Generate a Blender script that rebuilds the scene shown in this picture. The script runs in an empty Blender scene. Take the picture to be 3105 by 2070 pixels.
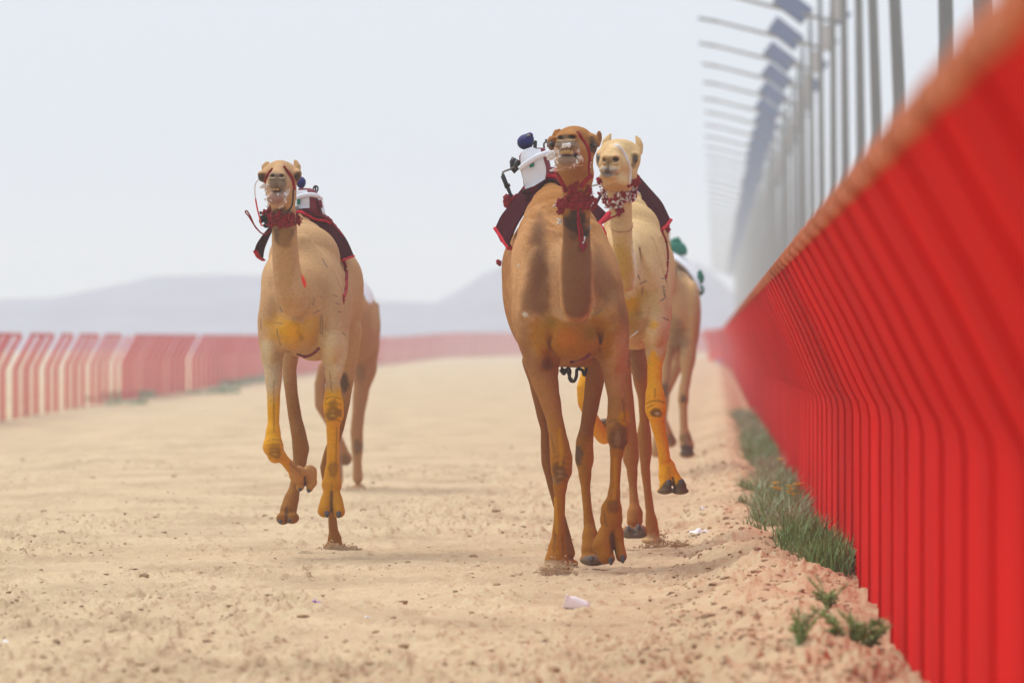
import bpy, bmesh, math, random
import numpy as np
from mathutils import Vector
from mathutils.bvhtree import BVHTree
R = math.radians
C = bpy.context.scene.collection
random.seed(7)
rng = np.random.default_rng(11)

# ------------------------------------------------------------------ camera
FS = 25876.0            # focal length in pixels of the 3105-wide photograph (300 mm on 36 mm)
CZ = 1.37               # eye height
CX, HY = 1552.5, 1023.0
cam = bpy.data.cameras.new("camera")
cam.lens = 300; cam.sensor_width = 36
cam.clip_start = 0.5; cam.clip_end = 6000
cam.shift_y = (HY - 1035.0) / 3105.0
cam.dof.use_dof = True
cam.dof.focus_distance = 51.0
cam.dof.aperture_fstop = 5.0
camo = bpy.data.objects.new("camera", cam); C.objects.link(camo)
camo.location = (0, 0, CZ); camo.rotation_euler = (R(90), 0, 0)
bpy.context.scene.camera = camo

# ------------------------------------------------------------------ light
SUN_EL, SUN_AZ = 58, 325     # azimuth clockwise from +Y
sc = bpy.context.scene
w = bpy.data.worlds.new("World"); sc.world = w; w.use_nodes = True
nt = w.node_tree; nt.nodes.clear()
out = nt.nodes.new('ShaderNodeOutputWorld')
bg = nt.nodes.new('ShaderNodeBackground'); bg.inputs['Strength'].default_value = 0.11
sky = nt.nodes.new('ShaderNodeTexSky'); sky.sky_type = 'NISHITA'; sky.sun_disc = False
sky.sun_elevation = R(SUN_EL); sky.sun_rotation = R(SUN_AZ)
sky.air_density = 1.0; sky.dust_density = 3.0; sky.ozone_density = 1.0
veil = nt.nodes.new('ShaderNodeMixRGB'); veil.inputs['Fac'].default_value = 0.88
veil.inputs['Color2'].default_value = (6.95, 7.55, 8.45, 1)      # even milky overcast veil
nt.links.new(sky.outputs[0], veil.inputs['Color1'])
nt.links.new(veil.outputs[0], bg.inputs[0]); nt.links.new(bg.outputs[0], out.inputs[0])
sun = bpy.data.lights.new("sun", 'SUN'); sun.energy = 2.5; sun.angle = R(38); sun.color = (1, 0.94, 0.85)
suno = bpy.data.objects.new("sun", sun); C.objects.link(suno)
a, e = R(SUN_AZ), R(SUN_EL)
sd = Vector((math.sin(a)*math.cos(e), math.cos(a)*math.cos(e), math.sin(e)))
suno.rotation_euler = sd.to_track_quat('Z', 'Y').to_euler()
sc.view_settings.view_transform = 'Standard'; sc.view_settings.look = 'None'
sc.view_settings.exposure = 0.10; sc.view_settings.gamma = 1; sc.view_settings.use_curve_mapping = False
sc.cycles.volume_bounces = 1
sc.cycles.max_bounces = 6

# ------------------------------------------------------------------ helpers
def srgb(r, g, b):
    f = lambda c: ((c/255+0.055)/1.055)**2.4 if c > 10 else c/255/12.92
    return (f(r), f(g), f(b))

def mat(name, col, rough=0.8, var=0.15, vs=8.0, bump=0.0, bs=60.0, metal=0.0, spec=0.3, vcol=None, sheen=0.0, coord='Object', alpha=None, trans=None):
    m = bpy.data.materials.new(name); m.use_nodes = True
    nt = m.node_tree; p = nt.nodes['Principled BSDF']
    p.inputs['Roughness'].default_value = rough; p.inputs['Metallic'].default_value = metal
    p.inputs['Specular IOR Level'].default_value = spec
    tc = nt.nodes.new('ShaderNodeTexCoord')
    n = nt.nodes.new('ShaderNodeTexNoise'); n.inputs['Scale'].default_value = vs; n.inputs['Detail'].default_value = 5
    nt.links.new(tc.outputs[coord], n.inputs['Vector'])
    mp = nt.nodes.new('ShaderNodeMapRange'); mp.inputs[1].default_value = 0.25; mp.inputs[2].default_value = 0.75
    mp.inputs[3].default_value = 1-var; mp.inputs[4].default_value = 1+var
    nt.links.new(n.outputs['Fac'], mp.inputs[0])
    vm = nt.nodes.new('ShaderNodeVectorMath'); vm.operation = 'SCALE'
    if vcol:
        at = nt.nodes.new('ShaderNodeVertexColor'); at.layer_name = vcol
        nt.links.new(at.outputs['Color'], vm.inputs[0])
    else:
        vm.inputs[0].default_value = col[:3]
    nt.links.new(mp.outputs[0], vm.inputs['Scale'])
    nt.links.new(vm.outputs[0], p.inputs['Base Color'])
    if sheen:
        p.inputs['Sheen Weight'].default_value = sheen; p.inputs['Sheen Roughness'].default_value = 0.5
        p.inputs['Sheen Tint'].default_value = (1, .85, .7, 1)
    if bump:
        n2 = nt.nodes.new('ShaderNodeTexNoise'); n2.inputs['Scale'].default_value = bs; n2.inputs['Detail'].default_value = 4
        nt.links.new(tc.outputs[coord], n2.inputs['Vector'])
        b = nt.nodes.new('ShaderNodeBump'); b.inputs['Strength'].default_value = bump; b.inputs['Distance'].default_value = 0.01
        nt.links.new(n2.outputs['Fac'], b.inputs['Height']); nt.links.new(b.outputs[0], p.inputs['Normal'])
    if trans: p.inputs['Transmission Weight'].default_value = trans
    if alpha is not None: p.inputs['Alpha'].default_value = alpha
    return m

def tag(o, label, cat, group=None, kind=None):
    o['label'] = label; o['category'] = cat
    if group: o['group'] = group
    if kind: o['kind'] = kind
    return o

def empty(name, loc):
    o = bpy.data.objects.new(name, None); o.location = loc; o.empty_display_size = .1
    C.objects.link(o); return o

def mesh(name, verts, faces, m, parent=None, smooth=True):
    me = bpy.data.meshes.new(name); me.from_pydata([tuple(v) for v in verts], [], faces)
    me.materials.append(m)
    if smooth: me.polygons.foreach_set('use_smooth', [True]*len(me.polygons))
    me.update()
    o = bpy.data.objects.new(name, me); C.objects.link(o)
    if parent is not None:
        o.parent = parent
        o.matrix_parent_inverse.identity()
        L = parent.matrix_world if False else None
        off = Vector(parent.location)
        pp = parent.parent
        while pp is not None:
            off += Vector(pp.location); pp = pp.parent
        o.location = -off          # verts are authored in world space
    return o

def place(o, verts_world): pass

class MB:
    """collects verts and faces of one mesh"""
    def __init__(s): s.v = []; s.f = []
    def add(s, v, f):
        n = len(s.v); s.v += [tuple(x) for x in v]; s.f += [tuple(i+n for i in q) for q in f]
    def box(s, c, h, rot=None):
        v = []
        for sx in (-1, 1):
            for sy in (-1, 1):
                for sz in (-1, 1):
                    p = Vector((sx*h[0], sy*h[1], sz*h[2]))
                    if rot is not None: p = rot @ p
                    v.append(Vector(c)+p)
        s.add(v, [(0,1,3,2),(4,6,7,5),(0,4,5,1),(2,3,7,6),(0,2,6,4),(1,5,7,3)])
    def tube(s, pts, rad, n=8, flat=1.0, cap=True):
        pts = [Vector(p) for p in pts]
        if not hasattr(rad, '__len__'): rad = [rad]*len(pts)
        v = []; f = []; up = None
        for i, p in enumerate(pts):
            t = (pts[min(i+1, len(pts)-1)]-pts[max(i-1, 0)]).normalized()
            ref = Vector((0, 1, 0)) if abs(t.y) < .9 else Vector((0, 0, 1))
            u = t.cross(ref).normalized(); w_ = t.cross(u).normalized()
            for k in range(n):
                a = 2*math.pi*k/n
                v.append(p + u*math.cos(a)*rad[i] + w_*math.sin(a)*rad[i]*flat)
        for i in range(len(pts)-1):
            for k in range(n):
                f.append((i*n+k, i*n+(k+1) % n, (i+1)*n+(k+1) % n, (i+1)*n+k))
        if cap:
            f.append(tuple(range(n-1, -1, -1))); m_ = (len(pts)-1)*n; f.append(tuple(m_+k for k in range(n)))
        s.add(v, f)
    def ball(s, c, r, nu=8, nv=6, jit=0.0, rot=None):
        if not hasattr(r, '__len__'): r = (r, r, r)
        v = []; f = []
        for i in range(nv+1):
            th = math.pi*i/nv
            for k in range(nu):
                ph = 2*math.pi*k/nu
                j = 1+random.uniform(-jit, jit)
                p = Vector((r[0]*math.sin(th)*math.cos(ph)*j, r[1]*math.sin(th)*math.sin(ph)*j, r[2]*math.cos(th)*j))
                if rot is not None: p = rot @ p
                v.append(Vector(c)+p)
        for i in range(nv):
            for k in range(nu):
                f.append((i*nu+k, (i+1)*nu+k, (i+1)*nu+(k+1) % nu, i*nu+(k+1) % nu))
        s.add(v, f)
    def build(s, name, m, parent=None, smooth=True):
        return mesh(name, s.v, s.f, m, parent, smooth)

def catmull(pts, n=6):
    pts = [np.array(p, float) for p in pts]
    if len(pts) < 3: 
        return [tuple(pts[0]*(1-t)+pts[-1]*t) for t in np.linspace(0, 1, n+1)]
    P = [2*pts[0]-pts[1]]+pts+[2*pts[-1]-pts[-2]]
    o = []
    for i in range(1, len(P)-2):
        for j in range(n):
            t = j/n; a_, b_, c_, d_ = P[i-1], P[i], P[i+1], P[i+2]
            o.append(tuple(.5*((2*b_)+(-a_+c_)*t+(2*a_-5*b_+4*c_-d_)*t*t+(-a_+3*b_-3*c_+d_)*t**3)))
    o.append(tuple(pts[-1])); return o

def ico_unit():
    bm = bmesh.new(); bmesh.ops.create_icosphere(bm, subdivisions=1, radius=1)
    v = [tuple(x.co) for x in bm.verts]; f = [tuple(y.index for y in x.verts) for x in bm.faces]; bm.free(); return v, f

# value noise in numpy
_T = rng.random((256, 256)).astype(np.float32)
def vnoise(x, y):
    xi = np.floor(x).astype(int); yi = np.floor(y).astype(int)
    fx = x-xi; fy = y-yi; fx = fx*fx*(3-2*fx); fy = fy*fy*(3-2*fy)
    a_ = _T[xi % 256, yi % 256]; b_ = _T[(xi+1) % 256, yi % 256]; c_ = _T[xi % 256, (yi+1) % 256]; d_ = _T[(xi+1) % 256, (yi+1) % 256]
    return (a_*(1-fx)+b_*fx)*(1-fy)+(c_*(1-fx)+d_*fx)*fy
def fbm(x, y, o=4):
    s = 0; am = 1; t = 0
    for i in range(o):
        s = s+am*vnoise(x*2**i+i*17.3, y*2**i+i*5.1); t += am; am *= .5
    return s/t
def sstep(a_, b_, x):
    t = np.clip((x-a_)/(b_-a_), 0, 1); return t*t*(3-2*t)

class Fr:
    def __init__(s, x0, y0, sc_): s.x0, s.y0, s.s = x0, y0, sc_
H1 = Fr(760, 470, 7.84); HA = Fr(1640, 370, 7.84); HW = Fr(1790, 390, 7.84)
JF = Fr(1500, 380, 3.92); B5 = Fr(1480, 700, 2.24); B6 = Fr(740, 620, 2.614); N7 = Fr(1600, 560, 5.2275)
R1 = Fr(720, 450, 3.136); R2 = Fr(720, 900, 1.96); R3 = Fr(1480, 360, 3.1367); R4 = Fr(1500, 800, 2.613); R5 = Fr(1550, 1150, 2.488)
R8 = Fr(2050, 1000, 1.465); VP = Fr(0, 0, 0.7575)
def wp(f, x, y, d):
    return Vector((((f.x0+x/f.s)-CX)*d/FS, d, CZ-((f.y0+y/f.s)-HY)*d/FS))

# ------------------------------------------------------------------ ground
def fence_u(X, Y): return X-0.0237*Y
def base_dip(Y): return np.interp(Y, [30, 36, 50, 64, 91, 140, 260], [0, -.01, -.07, -.14, -.19, -.27, -.2])
def ground_z(X, Y):
    u = fence_u(X, Y)
    z = -0.38*sstep(-4.0, -9.0, X) - 0.1*sstep(350, 700, Y)*sstep(-3, -6, u)
    z = z + 0.10*sstep(-0.25, 0.25, u+.12*np.sin(Y*.9)+.08*np.sin(Y*2.3))*(1-0.6*sstep(.45, .9, u))
    z = z + base_dip(Y)*sstep(.15, .7, u)
    return z
def build_ground():
    d = [31.0]
    while d[-1] < 1560: d.append(d[-1]+1.15*d[-1]**2/26852*1.0)
    d = np.array(d)
    a_ = np.arange(-0.066, 0.0661, 0.00021); co = 0.0661+np.cumsum(0.0004*1.07**np.arange(75))
    a_ = np.concatenate([-co[::-1], a_, co])
    Ax, Dy = np.meshgrid(a_, d)
    X = Ax*Dy; Y = Dy.copy()
    u = fence_u(X, Y)
    z = ground_z(X, Y)
    near = np.clip(1.6-Y/110, .25, 1)
    z = z + 0.045*(fbm(X*.35, Y*.12, 3)-.5)
    # trampled sand: ruffled patches, clods and hoof prints
    patch = sstep(.42, .62, fbm(X*.55+9, Y*.16+4, 3))
    ruff = fbm(X*6, Y*2.2, 4)-.5
    z = z + near*(0.034+0.08*patch)*ruff
    clod = np.clip(fbm(X*21+3, Y*9+8, 3)-.60, 0, 1)
    z = z + near*clod*(0.02+.13*patch)
    # tilled berm under the fence
    b = sstep(-0.35, 0.1, u+.25*(fbm(Y*.3, Y*0, 2)-.5))
    z = z + b*near*(0.15*(fbm(X*2.6+50, Y*1.6+3, 3)-.5)+.05*(fbm(X*5+50, Y*5+3, 3)-.5)+.07*np.clip(fbm(X*13, Y*7, 3)-.60, 0, 1))
    # hoof prints
    rh = np.random.default_rng(5)
    for _ in range(1500):
        dd = 33+rh.random()**1.3*60; xx = rh.uniform(-.066, .066)*dd
        if xx-.0237*dd > -.1 and rh.random() < .6: continue
        rx_, ry_ = rh.uniform(.05, .09), rh.uniform(.08, .14); dp = rh.uniform(.010, .030)
        r0, r1 = np.searchsorted(d, dd-ry_*2), np.searchsorted(d, dd+ry_*2)+1
        c0 = int(np.searchsorted(a_, (xx-2*rx_)/dd)); c1 = int(np.searchsorted(a_, (xx+2*rx_)/dd))
        if r1 <= r0 or c1 <= c0: continue
        q = np.sqrt(((X[r0:r1, c0:c1]-xx)/rx_)**2+((Y[r0:r1, c0:c1]-dd)/ry_)**2)
        z[r0:r1, c0:c1] += -dp*(1-sstep(.5, 1.0, q))+dp*.7*np.exp(-((q-1.15)/.22)**2)
    z = z*1.0-(z-ground_z(X, Y))*sstep(.3, .85, np.abs(Ax))
    nr, nc = X.shape
    V = np.stack([X, Y, z], -1).reshape(-1, 3)
    i = np.arange((nr-1)*(nc-1)); r_ = i//(nc-1); c_ = i % (nc-1); q = r_*nc+c_
    F = np.stack([q, q+1, q+nc+1, q+nc], 1)
    # coarse surround: skirt sheets joined along the border of the fan
    V = V.tolist(); F = F.tolist()
    def skirt(idx, pts):
        base = len(V)
        V.extend(pts)
        for k in range(len(idx)-1): F.append([idx[k], idx[k+1], base+k+1, base+k])
        return base
    st = 6
    L = list(range(0, nr)); li = [k*nc for k in L]; ri = [k*nc+nc-1 for k in L]
    bl = skirt(li[::-1], [(min(-330.0, -1.3*float(d[k])), float(d[k]), -0.5) for k in L[::-1]])
    br = skirt(ri, [(max(330.0, 1.3*float(d[k])), float(d[k]), 0.0) for k in L])
    front = list(range(0, nc))
    bf = skirt(front[::-1], [(float(a_[k])*31, -20.0, float(ground_z(np.array(a_[k]*31.), np.array(10.)))) for k in front[::-1]])
    # corners
    n0 = len(V)
    V.extend([(-330.0, -20.0, -0.5), (330.0, -20.0, 0.0)])
    F.append([front[0], bl+nr-1, n0, bf+nc-1]); F.append([front[-1], bf, n0+1, br])
    def up(f):
        p, q, r_ = (Vector(V[f[0]]), Vector(V[f[1]]), Vector(V[f[2]]))
        return f if (q-p).cross(r_-p).z > 0 else f[::-1]
    nf = (nr-1)*(nc-1); F[nf:] = [up(f) for f in F[nf:]]
    if up(F[0]) != F[0]: F[:nf] = [f[::-1] for f in F[:nf]]
    me = bpy.data.meshes.new("ground"); me.from_pydata(V, [], F)
    me.polygons.foreach_set('use_smooth', [True]*len(me.polygons)); me.update()
    m = bpy.data.materials.new("sand"); m.use_nodes = True; nt = m.node_tree; p = nt.nodes['Principled BSDF']
    p.inputs['Roughness'].default_value = .95; p.inputs['Specular IOR Level'].default_value = .1
    tc = nt.nodes.new('ShaderNodeTexCoord')
    mpg = nt.nodes.new('ShaderNodeMapping'); mpg.inputs['Scale'].default_value = (1, .35, 1)
    nt.links.new(tc.outputs['Object'], mpg.inputs[0])
    def noise(s, det=5):
        n = nt.nodes.new('ShaderNodeTexNoise'); n.inputs['Scale'].default_value = s; n.inputs['Detail'].default_value = det
        nt.links.new(mpg.outputs[0], n.inputs['Vector']); return n
    def ramp(n, p0, c0, p1, c1):
        r = nt.nodes.new('ShaderNodeValToRGB'); r.color_ramp.elements[0].position = p0; r.color_ramp.elements[1].position = p1
        r.color_ramp.elements[0].color = (*c0, 1); r.color_ramp.elements[1].color = (*c1, 1)
        nt.links.new(n.outputs['Fac'], r.inputs[0]); return r
    def mix(A, B, fac):
        x = nt.nodes.new('ShaderNodeMixRGB'); nt.links.new(A.outputs[0], x.inputs[1]); nt.links.new(B.outputs[0], x.inputs[2])
        if isinstance(fac, float): x.inputs[0].default_value = fac
        else: nt.links.new(fac.outputs[0], x.inputs[0])
        return x
    c1 = ramp(noise(1.1, 8), .42, SAND_A, .68, SAND_B)
    c2 = ramp(noise(14), .35, SAND_A, .62, SAND_C)
    dk = ramp(noise(38, 3), .60, (0, 0, 0), .68, (1, 1, 1))
    g = mix(c1, c2, .42)
    dkc = nt.nodes.new('ShaderNodeRGB'); dkc.outputs[0].default_value = (*SAND_D, 1)
    patch = ramp(noise(.7, 4), .45, (0, 0, 0), .66, (1, 1, 1))
    mm = nt.nodes.new('ShaderNodeMixRGB'); mm.blend_type = 'MULTIPLY'; mm.inputs[0].default_value = 1
    nt.links.new(dk.outputs[0], mm.inputs[1]); nt.links.new(patch.outputs[0], mm.inputs[2])
    g2 = mix(g, dkc, mm)
    nt.links.new(g2.outputs[0], p.inputs['Base Color'])
    bn = noise(55, 6); b = nt.nodes.new('ShaderNodeBump'); b.inputs['Strength'].default_value = .6; b.inputs['Distance'].default_value = .02
    nt.links.new(bn.outputs['Fac'], b.inputs['Height']); nt.links.new(b.outputs[0], p.inputs['Normal'])
    me.materials.append(m)
    o = bpy.data.objects.new("ground", me); C.objects.link(o); o['kind'] = 'structure'
    # bvh for resting things on it
    return o, BVHTree.FromPolygons(V, F)
SAND_A = (0.55, 0.41, 0.25); SAND_B = (0.33, 0.225, 0.125); SAND_C = (0.65, 0.51, 0.33); SAND_D = (0.30, 0.185, 0.10)
ground, GB = build_ground()
def gz(x, y):
    h = GB.ray_cast(Vector((x, y, 5)), Vector((0, 0, -1)))[0]
    return h.z if h else 0.0

# clods
def build_clods():
    iv, if_ = ico_unit(); mb = MB(); n = 0
    while n < 9500:
        d = 32+ (random.random()**1.6)*75
        x = random.uniform(-.063, .063)*d if n < 6500 else random.uniform(-.35, .65)+.0237*d
        u = fence_u(x, d)
        if u > .7: continue
        dens = float(fbm(np.array(x*.55+9), np.array(d*.16+4), 3))
        if u < -.25 and dens < .5 and random.random() < .82: continue
        s = random.choice([.003, .004, .005, .006, .009]) * (1.0+.9*(random.random()**8)*2)*(1.15 if u > -.25 else 1)
        z = float(ground_z(np.array(x), np.array(d)))
        h = gz(x, d)
        j = [(1+random.uniform(-.35, .35)) for _ in iv]; sx, sy, sz = s*random.uniform(.8, 1.8), s*random.uniform(.8, 1.6), s*random.uniform(.5, .9)
        mb.add([(x+a_[0]*sx*q, d+a_[1]*sy*q, h+s*.2+a_[2]*sz*q) for a_, q in zip(iv, j)], if_)
        n += 1
    m = mat("clod_earth", (0.40, 0.275, 0.16), .95, .35, 20)
    o = mb.build("sand_clods", m, smooth=False)
    o['kind'] = 'stuff'; o['label'] = 'small loose clods of dry earth scattered over the sand track'; o['category'] = 'clods'
build_clods()

# ------------------------------------------------------------------ hills
def build_hills():
    prof = [(-3200, 770), (-2200, 742), (-1500, 705), (-900, 690), (-300, 690), (0, 684), (130, 681), (210, 664), (290, 648), (350, 633), (480, 628), (600, 629), (720, 640), (800, 668), (880, 690), (1000, 692), (1050, 668), (1110, 628), (1180, 600), (1300, 575), (1450, 570), (1560, 590), (1620, 612), (1680, 668), (1800, 700), (2100, 705), (2600, 690), (3300, 720), (4600, 765)]
    px = np.arange(-3200, 4600, 8.0); py = np.interp(px, [p[0] for p in prof], [p[1] for p in prof])
    D0 = 1330.
    V = []; F = []
    rows = np.linspace(-1, 1, 25); nx = len(px)
    for t in rows:
        dd = D0+t*170
        X = (px-1176)*D0/19600.
        H = (775-py)*D0/19600.+CZ+.9
        prof_t = math.exp(-(t*1.9)**2)
        nz = (fbm(X*.05+40, np.full_like(X, dd*.04), 4)-.5)
        z = -1.0 + H*prof_t*(1+.35*nz*(1-prof_t)*2) + nz*.5*prof_t
        if abs(t) == 1: z[:] = -1.2
        for k in range(nx): V.append((X[k], dd, z[k]))
    for r_ in range(len(rows)-1):
        for k in range(nx-1): F.append((r_*nx+k, r_*nx+k+1, (r_+1)*nx+k+1, (r_+1)*nx+k))
    m = mat("hazed_hill", (0.17, 0.19, 0.31), .95, .25, .08)  # blue of the distant haze put into the hill colour
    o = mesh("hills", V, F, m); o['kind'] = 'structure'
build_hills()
# ------------------------------------------------------------------ fences
M_red = mat("red_paint", (0.68, 0.008, 0.006), .8, .12, 1.5, spec=.02)
M_red2 = mat("red_sheet", (0.70, 0.006, 0.005), .8, .16, .8, spec=.02)
M_rail = mat("sun_bleached_rail", (0.60, 0.20, 0.10), .8, .25, 3.0, spec=.1)
M_rail_l = mat("red_rail", (0.55, 0.05, 0.04), .6, .2, 3.0)
BEND_Z, TOP_Z, LEAN = 1.08, 1.77, 0.38

def net_mat(name, alpha):
    return mat(name, (0.76, 0.13, 0.12), .8, .12, 2.0, alpha=alpha, spec=.05)  # lighter red, with sun and haze put into the netting colour
M_net = [net_mat("netting_open", .4), net_mat("netting_mid", .72), net_mat("netting_close", .85)]

def build_fence(name, label, path, spacing, inward, sheet_mats, seg_mid=True, gaps=(), gz_off=lambda x, y: 0.0, rail_m=None, rnd=0.0025, rail_r=.031, post_r=.007, top_z=None):
    """path: polyline of (x, y); inward: unit side (+1 = leans to the right of the walking direction)"""
    P = [Vector((p[0], p[1], 0)) for p in path]
    # resample
    pts = [P[0]]; i = 0; rest = spacing
    cur = P[0].copy(); k = 1
    while k < len(P):
        dvec = P[k]-cur
        if dvec.length >= rest:
            cur = cur+dvec.normalized()*rest; pts.append(cur.copy()); rest = spacing
        else:
            rest -= dvec.length; cur = P[k].copy(); k += 1
    root = empty(name, (pts[0].x, pts[0].y, gz_off(pts[0].x, pts[0].y)))
    tag(root, label, "fence")
    n = len(pts)
    def frame(i):
        t = (pts[min(i+1, n-1)]-pts[max(i-1, 0)]).normalized()
        return t, Vector((t.y, -t.x, 0))*inward
    def prof(base, nrm, off=0.0, s=1.0):
        g = gz_off(base.x, base.y)
        b = Vector((base.x, base.y, g))
        TOP_Z = 1.77 if top_z is None else top_z-g
        return [b+nrm*off+Vector((0, 0, -.05)), b+nrm*off+Vector((0, 0, BEND_Z*.5)), b+nrm*off+Vector((0, 0, BEND_Z-.07)),
                b+nrm*(off+.012)+Vector((0, 0, BEND_Z)), b+nrm*(off+.05)+Vector((0, 0, BEND_Z+.07)),
                b+nrm*(off+LEAN*.55)+Vector((0, 0, BEND_Z+(TOP_Z-BEND_Z)*.55)), b+nrm*(off+LEAN)+Vector((0, 0, TOP_Z-.01))]
    nparts = 0
    for i in range(n-1):
        t, nr_ = frame(i)
        a_, b_ = pts[i], pts[i+1]
        L = (b_-a_).length
        j0 = random.uniform(-rnd, rnd); amp = random.uniform(.5, 1.9)
        if i < 99:
            mb = MB(); mb.tube(prof(a_, nr_, .010+j0*.3), post_r, 6); mb.build("post", M_red, root)
            if i in gaps: 
                continue
            mb = MB(); cols = 9; V = []; F = []
            for c in range(cols+1):
                f_ = c/cols; q = a_+(b_-a_)*f_
                # sheet bows back between the posts, with a stiffening fold half way
                bow = -.0045*amp*math.sin(math.pi*((f_*2) % 1 if f_ < 1 else 0))*(1 if seg_mid else .4)
                pr = prof(q, nr_, bow)
                V += pr
            m_ = len(prof(a_, nr_))
            for c in range(cols):
                for r_ in range(m_-1): F.append((c*m_+r_, (c+1)*m_+r_, (c+1)*m_+r_+1, c*m_+r_+1))
            mesh("sheet_panel", V, F, sheet_mats(i), root)
            mb = MB()
            ra = prof(a_, nr_)[-1]+Vector((0, 0, .03)); rb = prof(b_, nr_)[-1]+Vector((0, 0, .03))
            dv = (rb-ra)
            mb.tube([ra, ra+dv*.25+Vector((0, 0, -.006)), ra+dv*.5+Vector((0, 0, -.012+j0*.3)), ra+dv*.75+Vector((0, 0, -.006)), rb], rail_r, 8)
            mb.tube([ra-dv*.01, ra+dv*.02], rail_r*1.35, 8)
            mb.tube([ra+dv*.35, ra+dv*.38], rail_r*1.25, 8)
            mb.tube([ra+dv*.68, ra+dv*.705], rail_r*1.3, 8)
            mb.build("top_rail", rail_m or M_rail, root)
    # everything past the hundred largest: one run
    if n-1 > 99:
        mb = MB(); ms = MB(); mr = MB()
        for i in range(99, n-1):
            t, nr_ = frame(i); a_, b_ = pts[i], pts[i+1]; j0 = random.uniform(-rnd, rnd)
            mb.tube(prof(a_, nr_, .016), post_r*1.2, 5)
            if i in gaps: continue
            A = prof(a_, nr_, j0); Bq = prof(b_, nr_, j0); V = A+Bq; m_ = len(A)
            ms.add(V, [(r_, m_+r_, m_+r_+1, r_+1) for r_ in range(m_-1)])
            mr.tube([A[-1]+Vector((0, 0, .03)), Bq[-1]+Vector((0, 0, .03))], rail_r, 6)
        for q, nm, mm in ((mb, "posts", M_red), (ms, "sheet_panels", sheet_mats(99)), (mr, "top_rails", rail_m or M_rail)):
            o = q.build(nm, mm, root); o['kind'] = 'stuff'
    return root

rf = [(0.785+0.0237*d, d) for d in (7.6, 30, 60, 100, 150, 220, 300, 400)] + [(0.785+.0237*460-.3, 460), (0.785+.0237*520-1.2, 520)]
build_fence("barrier_fence", "tall red barrier fence along the right edge, bent top, weeds at its foot",
            rf, 2.7, -1, lambda i: M_red2, gz_off=lambda x, y: -.005+float(base_dip(np.array(y)))+.05*(y < 30)*(30-y)/22, top_z=1.79)
lf = [(-10.7, 120), (-10.75, 178), (-10.8, 230), (-10.5, 350), (-9.8, 460), (-8.6, 560), (-5.0, 630), (0.5, 694), (9, 750), (19, 800), (30, 840)]
_lr = [random.random() for _ in range(400)]
build_fence("barrier_fence", "pale hazy red barrier fence seen through on the far left side of the track",
            lf, 4.3, 1, lambda i: (M_net[0] if _lr[i] < .8 else M_net[1]) if i < 25 else (M_net[1] if _lr[i] < .3 else M_net[2]),
            gz_off=lambda x, y: float(ground_z(np.array(x), np.array(y)))+.03, gaps=(14, 17, 19, 22, 25, 26, 37), rail_m=M_rail_l, rail_r=.03, post_r=.042, rnd=.03)

# ------------------------------------------------------------------ lamp posts with solar panels
M_pole = mat("galvanised_pole", (0.23, 0.245, 0.25), .5, .12, 2.0, metal=.2)
M_arm = mat("arm_steel", (0.26, 0.255, 0.245), .6, .1, 2.0)
M_solar = mat("solar_glass", (0.15, 0.185, 0.29), .8, .15, 6.0, spec=.1)  # paler blue-grey: distance haze put into the panel colour
M_box = mat("battery_box", (0.45, 0.45, 0.46), .6, .1, 2.0)
def make_pole(loc):
    x, y, z = loc
    root = empty("lamp_post", loc); tag(root, "", "lamp post", "lamp posts with solar panels behind the right fence")
    H = 9.45
    mb = MB(); n = 7
    mb.tube([(x-.02*(k/n)**2*4*.5, y, z-.1+(H+.1)*k/n) for k in range(n+1)], [.105-.05*k/n for k in range(n+1)], 12)
    mb.tube([(x, y, z-.05), (x, y, z+.04)], .17, 12)
    mb.build("pole", M_pole, root)
    mb = MB(); mb.tube([(x+.45, y, z+8.55), (x-.2, y, z+8.72), (x-1.5, y, z+9.05), (x-2.55, y, z+9.32)], [.045, .045, .04, .035], 8)
    mb.build("arm", M_arm, root)
    mb = MB(); rt = __import__('mathutils').Euler((0, R(11), 0)).to_matrix()
    mb.box((x-2.6, y, z+9.31), (.24, .10, .035), rt); mb.build("lamp_head", M_arm, root)
    mb = MB(); rt = __import__('mathutils').Euler((R(48), R(38), 0)).to_matrix()
    mb.box((x-.66, y, z+8.98), (.41, .29, .016), rt); o = mb.build("solar_panel", M_solar, root, smooth=False)
    mb = MB()
    mb.box((x-.66, y+.0, z+8.955), (.43, .305, .010), rt); mb.build("panel_frame", M_arm, o, smooth=False)
    mb = MB(); mb.box((x+.42, y, z+8.75), (.20, .24, .016), rt); mb.build("solar_panel", M_solar, root, smooth=False)
    mb = MB(); mb.box((x+.12, y-.02, z+8.25), (.13, .10, .28)); mb.build("battery_box", M_box, root, smooth=False)
    return root
def copy_tree(o, parent=None):
    c = o.copy(); C.objects.link(c); c.parent = parent
    for ch in list(o.children): copy_tree(ch, c)
    return c
def kids_fix(o): pass
ds = [213.3+17.8*i for i in range(-9, 46)]
first = None
ordn = ["nearest", "second nearest", "third nearest", "fourth nearest", "fifth nearest", "sixth nearest", "seventh nearest", "eighth nearest", "ninth nearest", "tenth nearest", "eleventh nearest", "twelfth nearest", "thirteenth nearest", "fourteenth nearest", "fifteenth nearest", "sixteenth nearest", "seventeenth nearest", "eighteenth nearest", "nineteenth nearest", "twentieth nearest"]
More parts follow.
